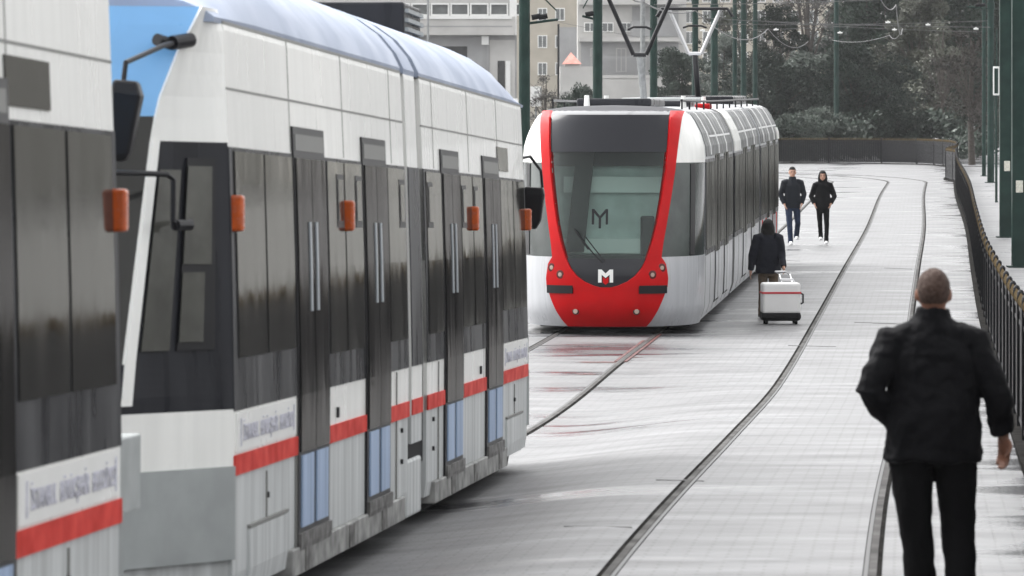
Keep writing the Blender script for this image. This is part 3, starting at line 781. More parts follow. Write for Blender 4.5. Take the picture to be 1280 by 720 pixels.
def panto(l, H0, H1, wa, wb, mm, arm, hh):
    X = lambda a, v, dl=0: rworld(l + dl, a, v)
    mb = MB(); mb.tube([X(0, 3.44, 1.2), X(0, H0)], .055, 10); base_ = RB(mb, 'pantograph', mm)
    mb = MB()
    mb.tube([X(-wa, H0), X(wa, H0)], .035, 8)
    for s_ in (-1, 1): mb.tube([X(s_ * wa, H0), X(s_ * wb, H1)], .035, 8)
    RB(mb, 'upper_arm', arm, base_)
    mb = MB(); mb.tube([X(-wa * 1.9, H0 + hh), X(-wa, H0 + hh + .04), X(wa, H0 + hh + .04), X(wa * 1.9, H0 + hh)], .02, 8); RB(mb, 'cross_bar', 'black', base_)
    mb = MB()
    for dl in (-.16, .16): mb.tube([X(-wb * 1.45, H1 - .16, dl), X(-wb * 1.25, H1, dl), X(wb * 1.25, H1, dl), X(wb * 1.45, H1 - .16, dl)], .028, 8)
    RB(mb, 'collector_head', 'black', base_)
panto(8.0, 4.27, 5.5, .10, .62, 'greylpole', 'black', .42)
panto(23.8, 4.42, 5.32, .12, .50, 'black', 'steel', .52)
# ------------------------------------------------------------------ people
def remesh(mb, nm, m, parent, vox, smooth_it=4, loc=(0, 0, 0), disp=0, dscale=.12):
    me = bpy.data.meshes.new('tmp'); me.from_pydata(mb.v, [], mb.f)
    bm = bmesh.new(); bm.from_mesh(me); bmesh.ops.recalc_face_normals(bm, faces=bm.faces[:]); bm.to_mesh(me); bm.free()
    o = bpy.data.objects.new('tmp', me); COL.objects.link(o)
    r = o.modifiers.new('r', 'REMESH'); r.mode = 'VOXEL'; r.voxel_size = vox; r.use_smooth_shade = True
    s = o.modifiers.new('s', 'SMOOTH'); s.iterations = smooth_it; s.factor = .6
    if disp:
        t = bpy.data.textures.new('folds', 'CLOUDS'); t.noise_scale = dscale; t.noise_depth = 2
        d = o.modifiers.new('d', 'DISPLACE'); d.texture = t; d.strength = disp; d.mid_level = .5; d.texture_coords = 'LOCAL'
    dg = bpy.context.evaluated_depsgraph_get()
    me2 = bpy.data.meshes.new_from_object(o.evaluated_get(dg)); me2.name = nm
    bpy.data.objects.remove(o)
    me2.materials.clear(); me2.materials.append(M[m])
    for p in me2.polygons: p.use_smooth = True
    ob = bpy.data.objects.new(nm, me2); COL.objects.link(ob); ob.parent = parent; ob.location = loc
    return ob
def rings_h(mb, rs, n=20):
    """stack of horizontal ellipses (x, y, z, rx, ry)"""
    mb.loft([[Vector((x + rx * math.cos(2 * math.pi * k / n), y + ry * math.sin(2 * math.pi * k / n), z)) for k in range(n)] for x, y, z, rx, ry in rs])
def hand(mb, w, dirv, side, k=1.0, curl=.5, palm_n=None):
    """palm and five bent fingers from wrist w along dirv; palm_n points out of the palm"""
    d = Vector(dirv).normalized(); pn = Vector(palm_n or (-side, 0, 0)); pn = (pn - d * pn.dot(d)).normalized(); sd = d.cross(pn).normalized()
    w = Vector(w)
    q = Matrix((( *sd, ), (*pn,), (*d,))).transposed().to_4x4(); q.translation = w + d * .048 * k
    mb.ell((0, 0, 0), (.040 * k, .016 * k, .052 * k), 12, 8, q)
    mb.tube([w - d * .03, w + d * .03], [.027 * k, .026 * k], 10)
    for i, L_ in enumerate((.070, .078, .073, .058)):
        off = (-.030 + .020 * i) * k
        p = w + d * .085 * k + sd * off; pts = [w + d * .05 * k + sd * off * .8, p]; dd = d.copy()
        for j, fr in enumerate((.45, .32, .25)):
            dd = (dd + pn * curl * (.55 + .2 * j)).normalized(); pts.append(pts[-1] + dd * L_ * fr * k)
        mb.tube(pts, [.010 * k, .0098 * k, .0088 * k, .008 * k, .0065 * k], 8)
    b = w + d * .025 * k - sd * .030 * k
    mb.tube([b, b + (d * .6 - sd * .7 + pn * .3).normalized() * .035 * k, b + (d * .8 - sd * .5 + pn * .5).normalized() * .065 * k, b + (d * .95 - sd * .25 + pn * .6).normalized() * .085 * k], [.013 * k, .012 * k, .010 * k, .008 * k], 8)
def person(nm, loc, yawz, H, L, skin, sh, arms, legs, top, hem, trous, shoes, hair, vox, k=1.0, lean=0, face=True, hem_r=(.19, .13), collar=True, hands=(True, True), hc=None, trmat=None):
    """arms/legs: joints per side in metres, local frame faces -Y (towards the camera when yawz = 0)"""
    T = empty(nm, loc, (0, 0, yawz)); T['label'] = L; T['category'] = 'person'
    hz = H - .115; hy = -lean if hc is None else hc[1]; hx = 0 if hc is None else hc[0]
    mb = MB()
    # head: skull, jaw, nose, ears
    mb.ell((hx, hy + .012, hz + .008), (.077, .096, .104), 20, 14)
    mb.ell((hx, hy - .02, hz - .06), (.058, .068, .058), 16, 10)
    mb.ell((hx, hy - .092, hz - .022), (.013, .019, .026), 8, 6)
    mb.ell((hx, hy - .083, hz + .022), (.050, .014, .010), 8, 6)
    mb.ell((hx, hy - .076, hz - .092), (.022, .014, .014), 8, 6)
    for s_ in (-1, 1): mb.ell((hx + s_ * .080, hy + .012, hz - .012), (.011, .020, .033), 8, 8)
    nb = sh[2] + .02
    mb.tube([(hx * .3, .015 - lean * .4, nb - .05), (hx * .6, .01 - lean * .6, nb + .03), (hx, hy + .012, hz - .07)], [.066, .058, .060], 14)
    rings_h(mb, [(0, 0, legs[0][0][2] - .02, .10, .07), (0, 0, legs[0][0][2] + .06, .12, .09), (0, 0, legs[0][0][2] + .22, .14, .10), (0, -lean * .2, sh[2] - .18, .14, .09), (0, -lean * .35, sh[2] - .06, .13, .08), (0, -lean * .4, sh[2] + .01, .07, .06)])
    for i, (s_, A) in enumerate(zip((-1, 1), arms)):
        mb.tube(A[:3], [.052 * k, .040 * k, .027 * k], 12)
        mb.tube([(A[0][0] * .5, A[0][1], A[0][2] + .01), A[0]], [.05, .045], 10)
        if hands[i]:
            d = Vector(A[2]) - Vector(A[1]); hand(mb, A[2], A[3] if len(A) > 3 else d, s_, k, .45, A[4] if len(A) > 4 else None)
        else:
            d = (Vector(A[2]) - Vector(A[1])).normalized(); mb.ell(tuple(Vector(A[2]) + d * .05), (.035, .03, .05))
    for Lg in legs: mb.tube(Lg[:3], [.060 * k, .046 * k, .034 * k], 12); mb.tube([Lg[2], (Lg[2][0], Lg[2][1] - .0, Lg[2][2] - .04)], [.04, .045], 10)
    remesh(mb, 'body', skin, T, vox)
    # face details
    if face:
        for s_ in (-1, 1):
            mb = MB(); mb.ell((hx + s_ * .030, hy - .080, hz + .002), (.013, .007, .007), 8, 6); mb.build('eye', 'eye', T, smooth=True)
        mb = MB(); mb.ell((hx, hy - .089, hz - .062), (.024, .007, .006), 8, 6); mb.build('mouth', 'lip', T, smooth=True)
        for s_ in (-1, 1):
            mb = MB(); mb.ell((hx + s_ * .030, hy - .089, hz + .026), (.020, .006, .005), 8, 6); mb.build('eyebrow', 'hair', T, smooth=True)
    # trousers
    mb = MB(); hp = legs[0][0][2]
    rings_h(mb, [(0, 0, hp - .10, .10, .085), (0, 0, hp - .02, .165, .125), (0, 0, hp + .08, .175, .13), (0, 0, hp + .16, .165, .12)])
    for s_, Lg in zip((-1, 1), legs):
        a, b, c = [Vector(p) for p in Lg[:3]]
        mb.tube([a + Vector((0, 0, .02)), a.lerp(b, .5), b, b.lerp(c, .5), c + Vector((0, 0, .0)), c + Vector((0, .005, -.055))], [trous * 1.12, trous * 1.0, trous * .84, trous * .78, trous * .76, trous * .80], 16)
    remesh(mb, 'trousers', trmat, T, vox, 3, disp=.016 * k, dscale=.10)
    # shoes
    for Lg in legs:
        c = Vector(Lg[2]); fz = c.z - .085 if len(Lg) < 4 else Lg[3]
        mb = MB(); mb.ell((c.x, c.y - .055, fz + .038), (.046, .135, .042), 14, 8); mb.ell((c.x, c.y + .02, fz + .062), (.042, .062, .055), 12, 8); mb.box(c.x - .04, c.x + .04, c.y - .17, c.y + .07, fz + .002, fz + .03)
        remesh(mb, 'shoe', shoes, T, .010, 3)
    # jacket
    mb = MB(); sz = sh[2]
    hr = hem_r
    rings_h(mb, [(0, 0, hem, hr[0], hr[1]), (0, 0, hem + .02, hr[0] * 1.02, hr[1] * 1.02), (0, -lean * .1, (hem + sz) / 2 - .06, hr[0] * .98, hr[1] * 1.03), (0, -lean * .2, sz - .24, sh[0] * .93, sh[1] * 1.1), (0, -lean * .3, sz - .11, sh[0] * .93, sh[1] * 1.08), (0, -lean * .35, sz - .05, sh[0] * .80, sh[1] * .94), (0, -lean * .4, sz + .0, sh[0] * .60, sh[1] * .78), (0, -lean * .4, sz + .045, sh[0] * .42, sh[1] * .66), (hx * .4, -lean * .5, sz + .060, .085, .085)], 24)
    for A in arms:
        a, b, c = [Vector(p) for p in A[:3]]
        mb.tube([(a.x * .55, a.y, a.z + .01), a, a.lerp(b, .5), b, b.lerp(c, .5), c + (b - c).normalized() * .012], [.085 * k, .080 * k, .072 * k, .066 * k, .056 * k, .050 * k], 16)
    if collar: mb.tube([(hx * .4, .01 - lean * .5, sz + .05), (hx * .6, .01 - lean * .6, sz + .100)], [.088, .080], 18)
    remesh(mb, 'jacket', top, T, vox, 4, disp=(.045 if k > 1 else .018), dscale=.11)
    # hair
    mb = MB()
    if hair == 'short':
        mb.ell((hx, hy + .020, hz + .018), (.081, .100, .102), 20, 12)
        cut = lambda p: p.y - hy > -.045 + .0 and p.z - hz > (-.055 if p.y - hy > .02 else .0) or p.z - hz > .072
    elif hair == 'crop':
        mb.ell((hx, hy + .018, hz + .024), (.083, .104, .108), 20, 12)
        cut = lambda p: p.z - hz > .052 or (p.y - hy > 0 and p.z - hz > -.04)
    else:
        mb.ell((hx, hy + .022, hz + .022), (.092, .112, .112), 20, 14)
        mb.ell((hx, hy + .055, hz - .085), (.100, .075, .12), 18, 10)
        for s_ in (-1, 1): mb.ell((hx + s_ * .078, hy + .0, hz - .08), (.032, .055, .13), 12, 8)
        cut = lambda p: True
    ob = remesh(mb, 'hair', {'short': 'hair_short'}.get(hair, 'hair'), T, .009, 3, disp=.006, dscale=.03)
    bm = bmesh.new(); bm.from_mesh(ob.data)
    if hair == 'long': cut = lambda p: not (p.y - hy < -.02 and abs(p.x - hx) < .062 and p.z - hz < .055)
    bmesh.ops.delete(bm, geom=[v for v in bm.verts if not cut(v.co)], context='VERTS'); bm.to_mesh(ob.data); bm.free()
    return T
def zg(x, y): return gz(x, y)

# man in the foreground, seen from behind (local frame faces -Y, so turn him round)
X, Y = 2.01, 22.9
# after the half turn local +x is the photo's left; side -1 = photo right
arms = (((-.195, .0, 1.36), (-.30, .05, 1.13), (-.335, -.03, .93), (-.05, -.12, -1), (.6, .5, 0)),
        ((.195, .0, 1.36), (.305, .08, 1.14), (.185, -.04, .97)))
legs = (((-.105, 0, .88), (-.120, -.05, .50), (-.135, .05, .10)), ((.115, 0, .88), (.085, -.02, .50), (.045, -.06, .10)))
person('person', (X, Y, zg(X, Y)), R(178), 1.72, 'heavy-set man in black with cropped hair, seen from behind in the foreground', 'skin', (.232, .135, 1.435), arms, legs, 'jacket', .80, .098, 'shoe_black', 'short', .0085, 1.12, hem_r=(.232, .165), hands=(True, False), trmat='trousers')
# couple coming towards the camera
X, Y = 6.38, 109.2
arms = (((-.19, 0, 1.42), (-.27, .02, 1.15), (-.20, -.10, .93)), ((.19, 0, 1.42), (.27, .02, 1.15), (.20, -.10, .93)))
legs = (((-.09, 0, .88), (-.09, -.16, .50), (-.08, -.24, .10)), ((.09, 0, .88), (.12, -.02, .49), (.13, .26, .20)))
person('person', (X, Y, zg(X, Y)), R(5), 1.77, 'man in a dark slate jacket, blue jeans and white shoes walking towards the camera', 'skin_pale', (.195, .12, 1.46), arms, legs, 'jacket2', .84, .078, 'shoe_white', 'crop', .012, .95, hem_r=(.18, .13), trmat='jeans')
X, Y = 7.08, 109.4
arms = (((-.17, 0, 1.36), (-.26, .03, 1.10), (-.19, -.10, .93)), ((.17, 0, 1.36), (.27, .03, 1.10), (.19, -.10, .93)))
legs = (((-.08, 0, .85), (-.06, -.02, .48), (-.04, .22, .18)), ((.08, 0, .85), (.09, -.15, .48), (.08, -.22, .10)))
person('person', (X, Y, zg(X, Y)), R(-3), 1.68, 'woman in black with long dark hair and white shoes walking beside the man in jeans', 'skin_pale', (.18, .12, 1.40), arms, legs, 'jacket', .84, .068, 'shoe_white', 'long', .012, .90, hem_r=(.18, .13), trmat='trousers')
# woman pulling the suitcase away from the camera
X, Y = 3.93, 73.6
arms = (((-.17, 0, 1.24), (-.20, .06, 1.0), (-.205, .30, .80), (.0, .6, -.7), (.5, 0, .2)), ((.17, 0, 1.24), (.25, .05, .98), (.27, .0, .74)))
legs = (((-.08, 0, .76), (-.09, -.06, .44), (-.08, .02, .10)), ((.08, 0, .76), (.08, -.12, .44), (.09, -.12, .10)))
person('person', (X, Y, zg(X, Y)), R(183), 1.52, 'woman in dark navy seen from behind, pulling a white suitcase beside the red tram', 'skin_pale', (.205, .125, 1.27), arms, legs, 'jacket3', .70, .072, 'shoe_black', 'long', .012, .95, hem_r=(.19, .14), lean=.06, trmat='bag')
# ------------------------------------------------------------------ suitcase
X, Y = 4.02, 71.9
SC = tag(empty('suitcase', (X, Y, zg(X, Y)), (0, 0, R(4))), 'white hard suitcase with a red band and black base behind the woman in navy', 'suitcase')
mb = MB(); mb.box(-.285, .285, -.17, .17, .16, .62); mb.build('shell', 'case', SC, bevel=.035)
mb = MB(); mb.box(-.293, .293, -.178, .178, .455, .485); mb.build('red_band', 'casered', SC, bevel=.004)
mb = MB(); mb.box(-.295, .295, -.18, .18, .05, .185); mb.build('base', 'rubber', SC, bevel=.05)
mb = MB(); mb.tube([(.30, -.05, .30), (.335, -.05, .32), (.335, -.05, .44), (.30, -.05, .46)], .014, 8); mb.build('side_handle', 'rubber', SC)
for sx in (-1, 1):
    for sy in (-1, 1):
        mb = MB(); mb.tube([(sx * .22 - .02, sy * .12, .035), (sx * .22 + .02, sy * .12, .035)], .035, 14); mb.build('wheel', 'rubber', SC)
mb = MB()
for sx in (-.0, .16): mb.tube([(.05 + sx, .14, .58), (.05 + sx, .50, .72), (.05 + sx, 1.05, .74)], .010, 8)
mb.tube([(.05, 1.05, .74), (.21, 1.05, .74)], .018, 8); mb.tube([(.0, .1, .60), (.03, .10, .66), (.20, .10, .66), (.23, .1, .60)], .016, 8)
mb.build('pull_handle', 'steel', SC)
# ------------------------------------------------------------------ fence
FT = tag(empty('iron_fence', (FP[0][0], FP[0][1], gz(*FP[0]))), 'long black iron fence with gilded tips curving along the right of the tracks', 'fence')
def resample(path, step):
    out = [Vector((*path[0], 0))]; need = step
    for a, b in zip(path, path[1:]):
        a = Vector((*a, 0)); b = Vector((*b, 0)); l = (b - a).length; pos = 0
        while l - pos >= need: pos += need; out.append(a.lerp(b, pos / l)); need = step
        need -= l - pos
    return out
fr = resample(FP, 2.7)
PL = 2.7
mb = MB()
n = 30
for i in range(n): 
    x = PL * (i + .5) / n; mb.box(x - .036, x + .036, -.010, .010, .06, 1.13)
for z in (.10, .98, 1.10): mb.box(0, PL, -.018, .018, z - .02, z + .02)
proto = mb.build('fence_panel', 'iron', FT)
mt = MB()
for i in range(n):
    x = PL * (i + .5) / n
    mt.loft([[Vector((x + r * math.cos(a), r * math.sin(a), z)) for a in (0, math.pi / 2, math.pi, 1.5 * math.pi)] for z, r in ((1.12, .016), (1.15, .034), (1.18, .03), (1.235, .004))])
mt.box(0, PL, -.012, .012, 1.121, 1.129)
tipp = mt.build('gilded_tips', 'gold', proto)
pm = MB(); pm.box(-.035, .035, -.035, .035, -.15, 1.2); pm.ell((0, 0, 1.22), (.038, .038, .05), 10, 6)
postp = pm.build('fence_post', 'iron', FT)
kb = MB(); rr = []
for i, (a, b) in enumerate(zip(fr, fr[1:])):
    za, zb = gz(a.x, a.y), gz(b.x, b.y); d = b - a
    rot = (0, -math.atan2(zb - za, d.length), math.atan2(d.y, d.x))
    for pr in (proto, postp):
        o = pr if i == 0 else pr.copy()
        if i: COL.objects.link(o)
        o.location = Vector((a.x, a.y, za + .02)) - FT.location; o.rotation_euler = rot
        if pr is proto and i:
            c = tipp.copy(); COL.objects.link(c); c.parent = o
P0 = [(p.x, p.y) for p in fr]
A = offset_path(P0, -.10); B = offset_path(P0, .10)
kb.loft([[(a[0], a[1], gz(*a) + .05), (b[0], b[1], gz(*b) + .05), (b[0], b[1], gz(*b) - .1), (a[0], a[1], gz(*a) - .1)] for a, b in zip(A, B)])
tag(kb.build('kerb', 'pave_kerb' if 'pave_kerb' in M else 'filler'), kind='structure')
# ------------------------------------------------------------------ poles
GP = 'green overhead line poles'
def pole(x, d, w, h, label, m='green', arm=0, plate=None, group=GP, sq=False):
    z = gz(x, d) if d < 300 else CZ - 3.25
    T = tag(empty('overhead_line_pole', (x, d, z)), label, 'pole', group)
    mb = MB(); r = w / 2
    if sq:
        mb.box(-r, r, -r, r, -.1, h)
        for sx in (-1, 1): mb.box(sx * r - .015, sx * r + .015, -r - .02, -r + .02, .3, h)
    else: mb.tube([(0, 0, -.1), (0, 0, h * .5), (0, 0, h)], [r, r * .94, r * .82], 14)
    mb.build('shaft', m, T)
    mb = MB(); mb.box(-r * 1.6, r * 1.6, -r * 1.6, r * 1.6, -.02, .05); mb.build('base_plate', m, T)
    mb = MB(); mb.tube([(0, 0, h * .60), (0, 0, h * .60 + .25)], [r * 1.1, r * 1.1], 14); mb.build('collar', m, T)
    if arm:
        mb = MB(); mb.tube([(0, 0, arm[1]), (arm[0], 0, arm[1] + .1)], .03, 8); mb.tube([(0, 0, arm[1] + 1.0), (arm[0] * .95, 0, arm[1] + .3)], .018, 6); mb.build('bracket_arm', m, T)
        mb = MB()
        for q in (.35, .55): mb.tube([(arm[0] * q - .10, -.02, arm[1] + .14), (arm[0] * q + .10, -.02, arm[1] + .18)], [.06, .06], 8)
        mb.build('insulator', 'rubber', T)
    if plate:
        mb = MB(); mb.box(-.07 + plate[0], .07 + plate[0], -r - .03, -r + .0, plate[1] - .12, plate[1] + .12); mb.build('notice_plate', 'plate', T, bevel=.01)
    return T
def XP(px, d): return (px - 640) * d / F
for (px, d, w, lab, kw) in (
    (655.5, 107, .27, 'green pole rising between the white trams and the red tram', dict(arm=(.75, 5.0))),
    (747, 125, .27, 'green pole standing behind the left half of the red tram windscreen', dict(arm=(-.4, 5.35))),
    (817, 158, .265, 'green pole just right of the pale grey pantograph mast', dict()),
    (893, 186, .30, 'green pole right of the rear pantograph behind the red tram', dict()),
    (869, 172, .24, 'green pole directly behind the rear pantograph head', dict()),
    (918.5, 214, .22, 'thin green pole, leftmost of three close together above the red tram', dict()),
    (929.5, 205, .26, 'thin green pole, middle one of three close together above the red tram', dict()),
    (944, 224, .24, 'thin green pole, rightmost of three close together above the red tram', dict()),
    (1045.5, 246, .28, 'lone green pole beyond the far bend of the fence, in front of the trees', dict()),
    (1238.5, 182, .27, 'thin green pole on the pavement by the far fence corner', dict(arm=(-.9, 6.6))),
    (1257, 114, .27, 'green pole with a pale notice, second from the right edge', dict(plate=(0.02, 1.72))),
    (1230, 196, .17, 'slim green pole just left of the others by the fence corner', dict()),
    (1275, 95, .31, 'thick green pole with a pale notice at the right edge', dict(plate=(-.03, 1.62)))):
    pole(XP(px, d), d, w, 11, lab, sq=(px in (1275, 1257)), **kw)
pole(XP(1246, 150), 150, .05, 5.4, 'thin post with a narrow upright frame sign between the right-hand poles', arm=0, group=None)
x, d = XP(1244, 150), 149.7
tag(empty('upright_sign', (x, d, gz(x, d))), 'narrow white-rimmed sign hung by the right-hand green poles', 'sign')
sg = bpy.data.objects['upright_sign']
mb = MB(); mb.box(-.10, .10, -.02, .02, 3.36 + .0, 4.26); mb.build('rim', 'whiteplain', sg, bevel=.02)
mb = MB(); mb.box(-.06, .06, -.03, .03, 3.42, 4.20); mb.build('face', 'green', sg)
mb = MB(); mb.tube([(0, .05, 0), (0, .05, 4.3)], .03, 8); mb.build('post', 'green', sg)
# overhead wires
def wire(nm, pts, r, label, group='overhead wires'):
    mb = MB(); P = []
    for a, b in zip(pts, pts[1:]):
        for i in range(12):
            t = i / 12; p = Vector(a).lerp(Vector(b), t); p.z -= .02 * (Vector(b) - Vector(a)).length * 4 * t * (1 - t) * .35; P.append(p)
    P.append(Vector(pts[-1])); mb.tube(P, r, 6); return tag(mb.build(nm, 'wire'), label, 'wire', group)
def W(px, py, d): return ((px - 640) * d / F, d, CZ - (py - 120) * d / F)
wire('contact_wire', [W(760, -40, 60), W(803, 2, 78), W(869, 13, 94), W(960, 36, 160), W(1010, 52, 222)], .012, 'contact wire running above the red tram towards the bend')
wire('contact_wire', [W(1080, -60, 60), W(1120, 6, 110), W(1128, 36, 170), W(1112, 44, 205), W(1040, 50, 232)], .012, 'contact wire above the empty right-hand track')
for i, (a, b, d) in enumerate([((869, 22), (1238, 34), 178), ((893, 30), (1236, 26), 190), ((918, 38), (1100, 30), 208), ((944, 26), (1230, 40), 215), ((700, 28), (895, 62), 300), ((817, 6), (1257, -8), 150)]):
    wire('span_wire', [W(*a, d), W(*b, d)], .013, ('span wire from the green poles behind the red tram to the fence-corner poles' if i != 4 else 'cable sagging in front of the cream building'))
for i, (px, py, d) in enumerate([(1110, 28, 190), (1118, 37, 215), (1160, 31, 205), (970, 37, 208), (1050, 41, 215), (1220, 36, 178), (930, 36, 208), (878, 38, 178)]):
    mb = MB(); mb.tube([W(px - 3, py, d), W(px + 3, py, d)], [.03, .03], 8); mb.tube([W(px, py - 2, d), W(px, py + 1, d)], .03, 6)
    tag(mb.build('insulator', 'whiteplain'), 'small white insulator hanging on the span wires over the bend', 'insulator', 'white insulators on the span wires')
# ------------------------------------------------------------------ buildings
def building(nm, label, x0, x1, d, depth, z0, z1, m):
    T = tag(empty(nm, ((x0 + x1) / 2, d, z0)), label, 'building'); cx = (x0 + x1) / 2
    mb = MB(); mb.box(x0 - cx, x1 - cx, 0, depth, 0, z1 - z0); mb.build('wall', m, T)
    return T
def onface(T, nm, m, x0, x1, z0, z1, off=.05, th=.1, parent=None):
    p = T.location; mb = MB(); mb.box(x0 - p.x, x1 - p.x, -off, -off + th, z0 - p.z, z1 - p.z); return mb.build(nm, m, parent or T)
def win(T, x0, x1, z0, z1, fr='whiteplain', nx=1, fw=.09, off=.10):
    f = MB(); p = T.location
    for a, b, c, e in ((x0, x0 + fw, z0, z1), (x1 - fw, x1, z0, z1), (x0 + fw, x1 - fw, z0, z0 + fw), (x0 + fw, x1 - fw, z1 - fw, z1)): f.box(a - p.x, b - p.x, -off, .05, c - p.z, e - p.z)
    for i in range(1, nx):
        x = x0 + (x1 - x0) * i / nx; f.box(x - fw * .35 - p.x, x + fw * .35 - p.x, -off * .8, .05, z0 + fw - p.z, z1 - fw - p.z)
    w = f.build('window', fr, T); g = MB(); g.box(x0 + .04 - p.x, x1 - .04 - p.x, -off * .5, .1, z0 + .04 - p.z, z1 - .04 - p.z); g.build('pane', 'bpane', w)
D = 380.0; k = D / F
zx = lambda py: CZ - (py - 120) * k
xx = lambda px: (px - 640) * k
B1 = building('apartment_building', 'white apartment block with a window row and projecting balcony band above the near trams', xx(340), xx(646), D, 12, CZ - 3.3, zx(-60), 'bgrey')
onface(B1, 'facade_band', 'bwhite', xx(505), xx(644), zx(44), zx(21), 1.2, 1.25)
onface(B1, 'facade_band', 'bwhite', xx(340), xx(505), zx(40), zx(18), 1.2, 1.25)
onface(B1, 'cornice', 'whiteplain', xx(503), xx(640), zx(24), zx(20), 1.35, .2)
onface(B1, 'cornice', 'bgrey', xx(507), xx(640), zx(34), zx(32.5), 1.23, .1)
onface(B1, 'upper_wall', 'bwhite', xx(340), xx(646), zx(4), zx(-60), .9, .95)
onface(B1, 'corner_pier', 'whiteplain', xx(637), xx(646), zx(44), zx(-58), 1.0, .9)
for i in range(-6, 6):
    a = 514 + 24.5 * i; win(B1, xx(a), xx(a + 23.5), zx(20), zx(4), nx=1, fw=.13, off=.9)
for i in range(-6, 6):
    a = 514 + 24.5 * i; win(B1, xx(a + 2), xx(a + 22), zx(-6), zx(-24), nx=2, off=1.0)
onface(B1, 'doorway', 'bdark', xx(545), xx(584), zx(74), zx(58), .06, .1)
onface(B1, 'lower_wall', 'bwhite', xx(612), xx(644), zx(170), zx(50), .08, .1)
onface(B1, 'meter_box', 'whiteplain', xx(602), xx(611), zx(56), zx(45), .5, .4)
onface(B1, 'drainpipe', 'bgrey', xx(609), xx(611), zx(140), zx(56), .3, .1)
onface(B1, 'doorway', 'bdark', xx(622), xx(631), zx(120), zx(76), .12, .1)
onface(B1, 'shutter', 'whiteplain', xx(632), xx(638), zx(120), zx(76), .2, .1)
D = 470.0; k = D / F
B2 = building('apartment_building', 'cream apartment block behind the second green pole', xx(640), xx(748), D, 14, CZ - 3.3, zx(-70), 'bcream')
for row in range(-2, 3):
    for px in (672, 694, 724):
        win(B2, xx(px), xx(px + 12), zx(14 + 34 * row + 12), zx(14 + 34 * row - 4), nx=2)
onface(B2, 'annex_wall', 'bgrey', xx(698), xx(730), zx(100), zx(34), .5, .5)
onface(B2, 'annex_wall', 'bcream', xx(730), xx(748), zx(50), zx(-70), .7, .7)
D = 430.0; k = D / F
B3 = building('apartment_building', 'pale apartment block with railed balconies seen behind the pantographs', xx(722), xx(858), D, 4, CZ - 3.3, zx(-70), 'bwhite')
for (y0, y1) in ((52, 47), (98, 94), (6, 1)): onface(B3, 'balcony_slab', 'bwhite', xx(724), xx(850), zx(y0), zx(y1), 1.3, 1.3)
onface(B3, 'balcony_recess', 'bgrey', xx(726), xx(848), zx(94), zx(53), .06, .08)
onface(B3, 'balcony_recess', 'bgrey', xx(790), xx(848), zx(46), zx(8), .06, .08)
for (y0, y1, a0) in ((94, 72, 728), (46, 28, 788)):
    rl = MB(); p = B3.location
    for i in range(60):
        a = a0 + (846 - a0) * i / 60; rl.box(xx(a) - p.x - .03, xx(a) - p.x + .03, -1.25, -1.2, zx(y0) - p.z, zx(y1) - p.z)
    rl.box(xx(a0) - p.x, xx(846) - p.x, -1.27, -1.18, zx(y1) - p.z, zx(y1) - p.z + .08); rl.build('balcony_railing', 'bgrey', B3)
for px in (730, 752, 776): win(B3, xx(px), xx(px + 15), zx(40), zx(28), nx=2)
for px in (738, 770, 802, 826): win(B3, xx(px), xx(px + 13), zx(90), zx(60), fr='bwhite', nx=2)
for px in (730, 752, 776, 806, 830): win(B3, xx(px), xx(px + 13), zx(-6), zx(-26), nx=2)
# small house with the red tiled roof
D = 340.0; k = D / F
HS = tag(empty('small_house', (xx(722), D, CZ - 3.3)), 'low white house with a small red tiled roof behind the bush', 'house')
p = HS.location
mb = MB(); mb.box(xx(700) - p.x, xx(746) - p.x, 0, 5, 0, zx(83) - p.z); mb.build('wall', 'bwhite', HS)
mb = MB(); a0, a1, am_ = xx(703) - p.x, xx(727) - p.x, xx(714) - p.x; zt, zb = zx(65) - p.z, zx(80) - p.z
mb.add([(a0, -.2, zb), (a1, -.2, zb), (a1, 4, zb), (a0, 4, zb), (am_, 1.4, zt), (am_, 2.4, zt)], [(0, 1, 4), (1, 2, 5, 4), (2, 3, 5), (3, 0, 4, 5), (3, 2, 1, 0)]); mb.build('roof', 'tile', HS)
mb = MB(); mb.box(a0 + .15, a1 - .15, .1, 3.8, 0, zb); mb.build('gable_wall', 'bwhite', HS)
D = 300.0; k = D / F
gw = MB(); gw.box(xx(748), xx(842), D, D + .4, CZ - 3.3, zx(99)); tag(gw.build('garden_wall', 'bwhite'), 'long white garden wall behind the pantographs of the red tram', 'wall')
gw = MB(); gw.box(xx(664), xx(664.9), 239.9, 240.1, CZ - 3.3, zx(106)); 
D = 240.0; k = D / F
nb_ = tag(empty('notice_board', (xx(670), D, CZ - 3.3)), 'white notice board with two dark marks beside the first green pole', 'sign')
p = nb_.location
mb = MB(); mb.box(xx(663) - p.x, xx(677) - p.x, -.05, .05, zx(133) - p.z, zx(108) - p.z); mb.build('board', 'whiteplain', nb_)
mb = MB(); mb.box(xx(668) - p.x, xx(674) - p.x, -.07, -.04, zx(117) - p.z, zx(114) - p.z); mb.box(xx(668) - p.x, xx(673) - p.x, -.07, -.04, zx(125) - p.z, zx(122) - p.z); mb.build('mark', 'bgrey', nb_)
mb = MB(); mb.tube([(0, .1, 0), (0, .1, zx(110) - p.z)], .05, 8); mb.build('post', 'greylpole', nb_)
# far hazy blocks behind the trees
D = 560.0; k = D / F
B4 = building('apartment_building', 'tall beige block half hidden behind the trees at the top of the picture', xx(850), xx(1075), D, 16, CZ - 3.3, zx(-110), 'bcream')
for px in range(856, 1060, 22):
    for row in range(-3, 3): win(B4, xx(px), xx(px + 13), zx(20 + 26 * row + 9), zx(20 + 26 * row - 7), nx=2)
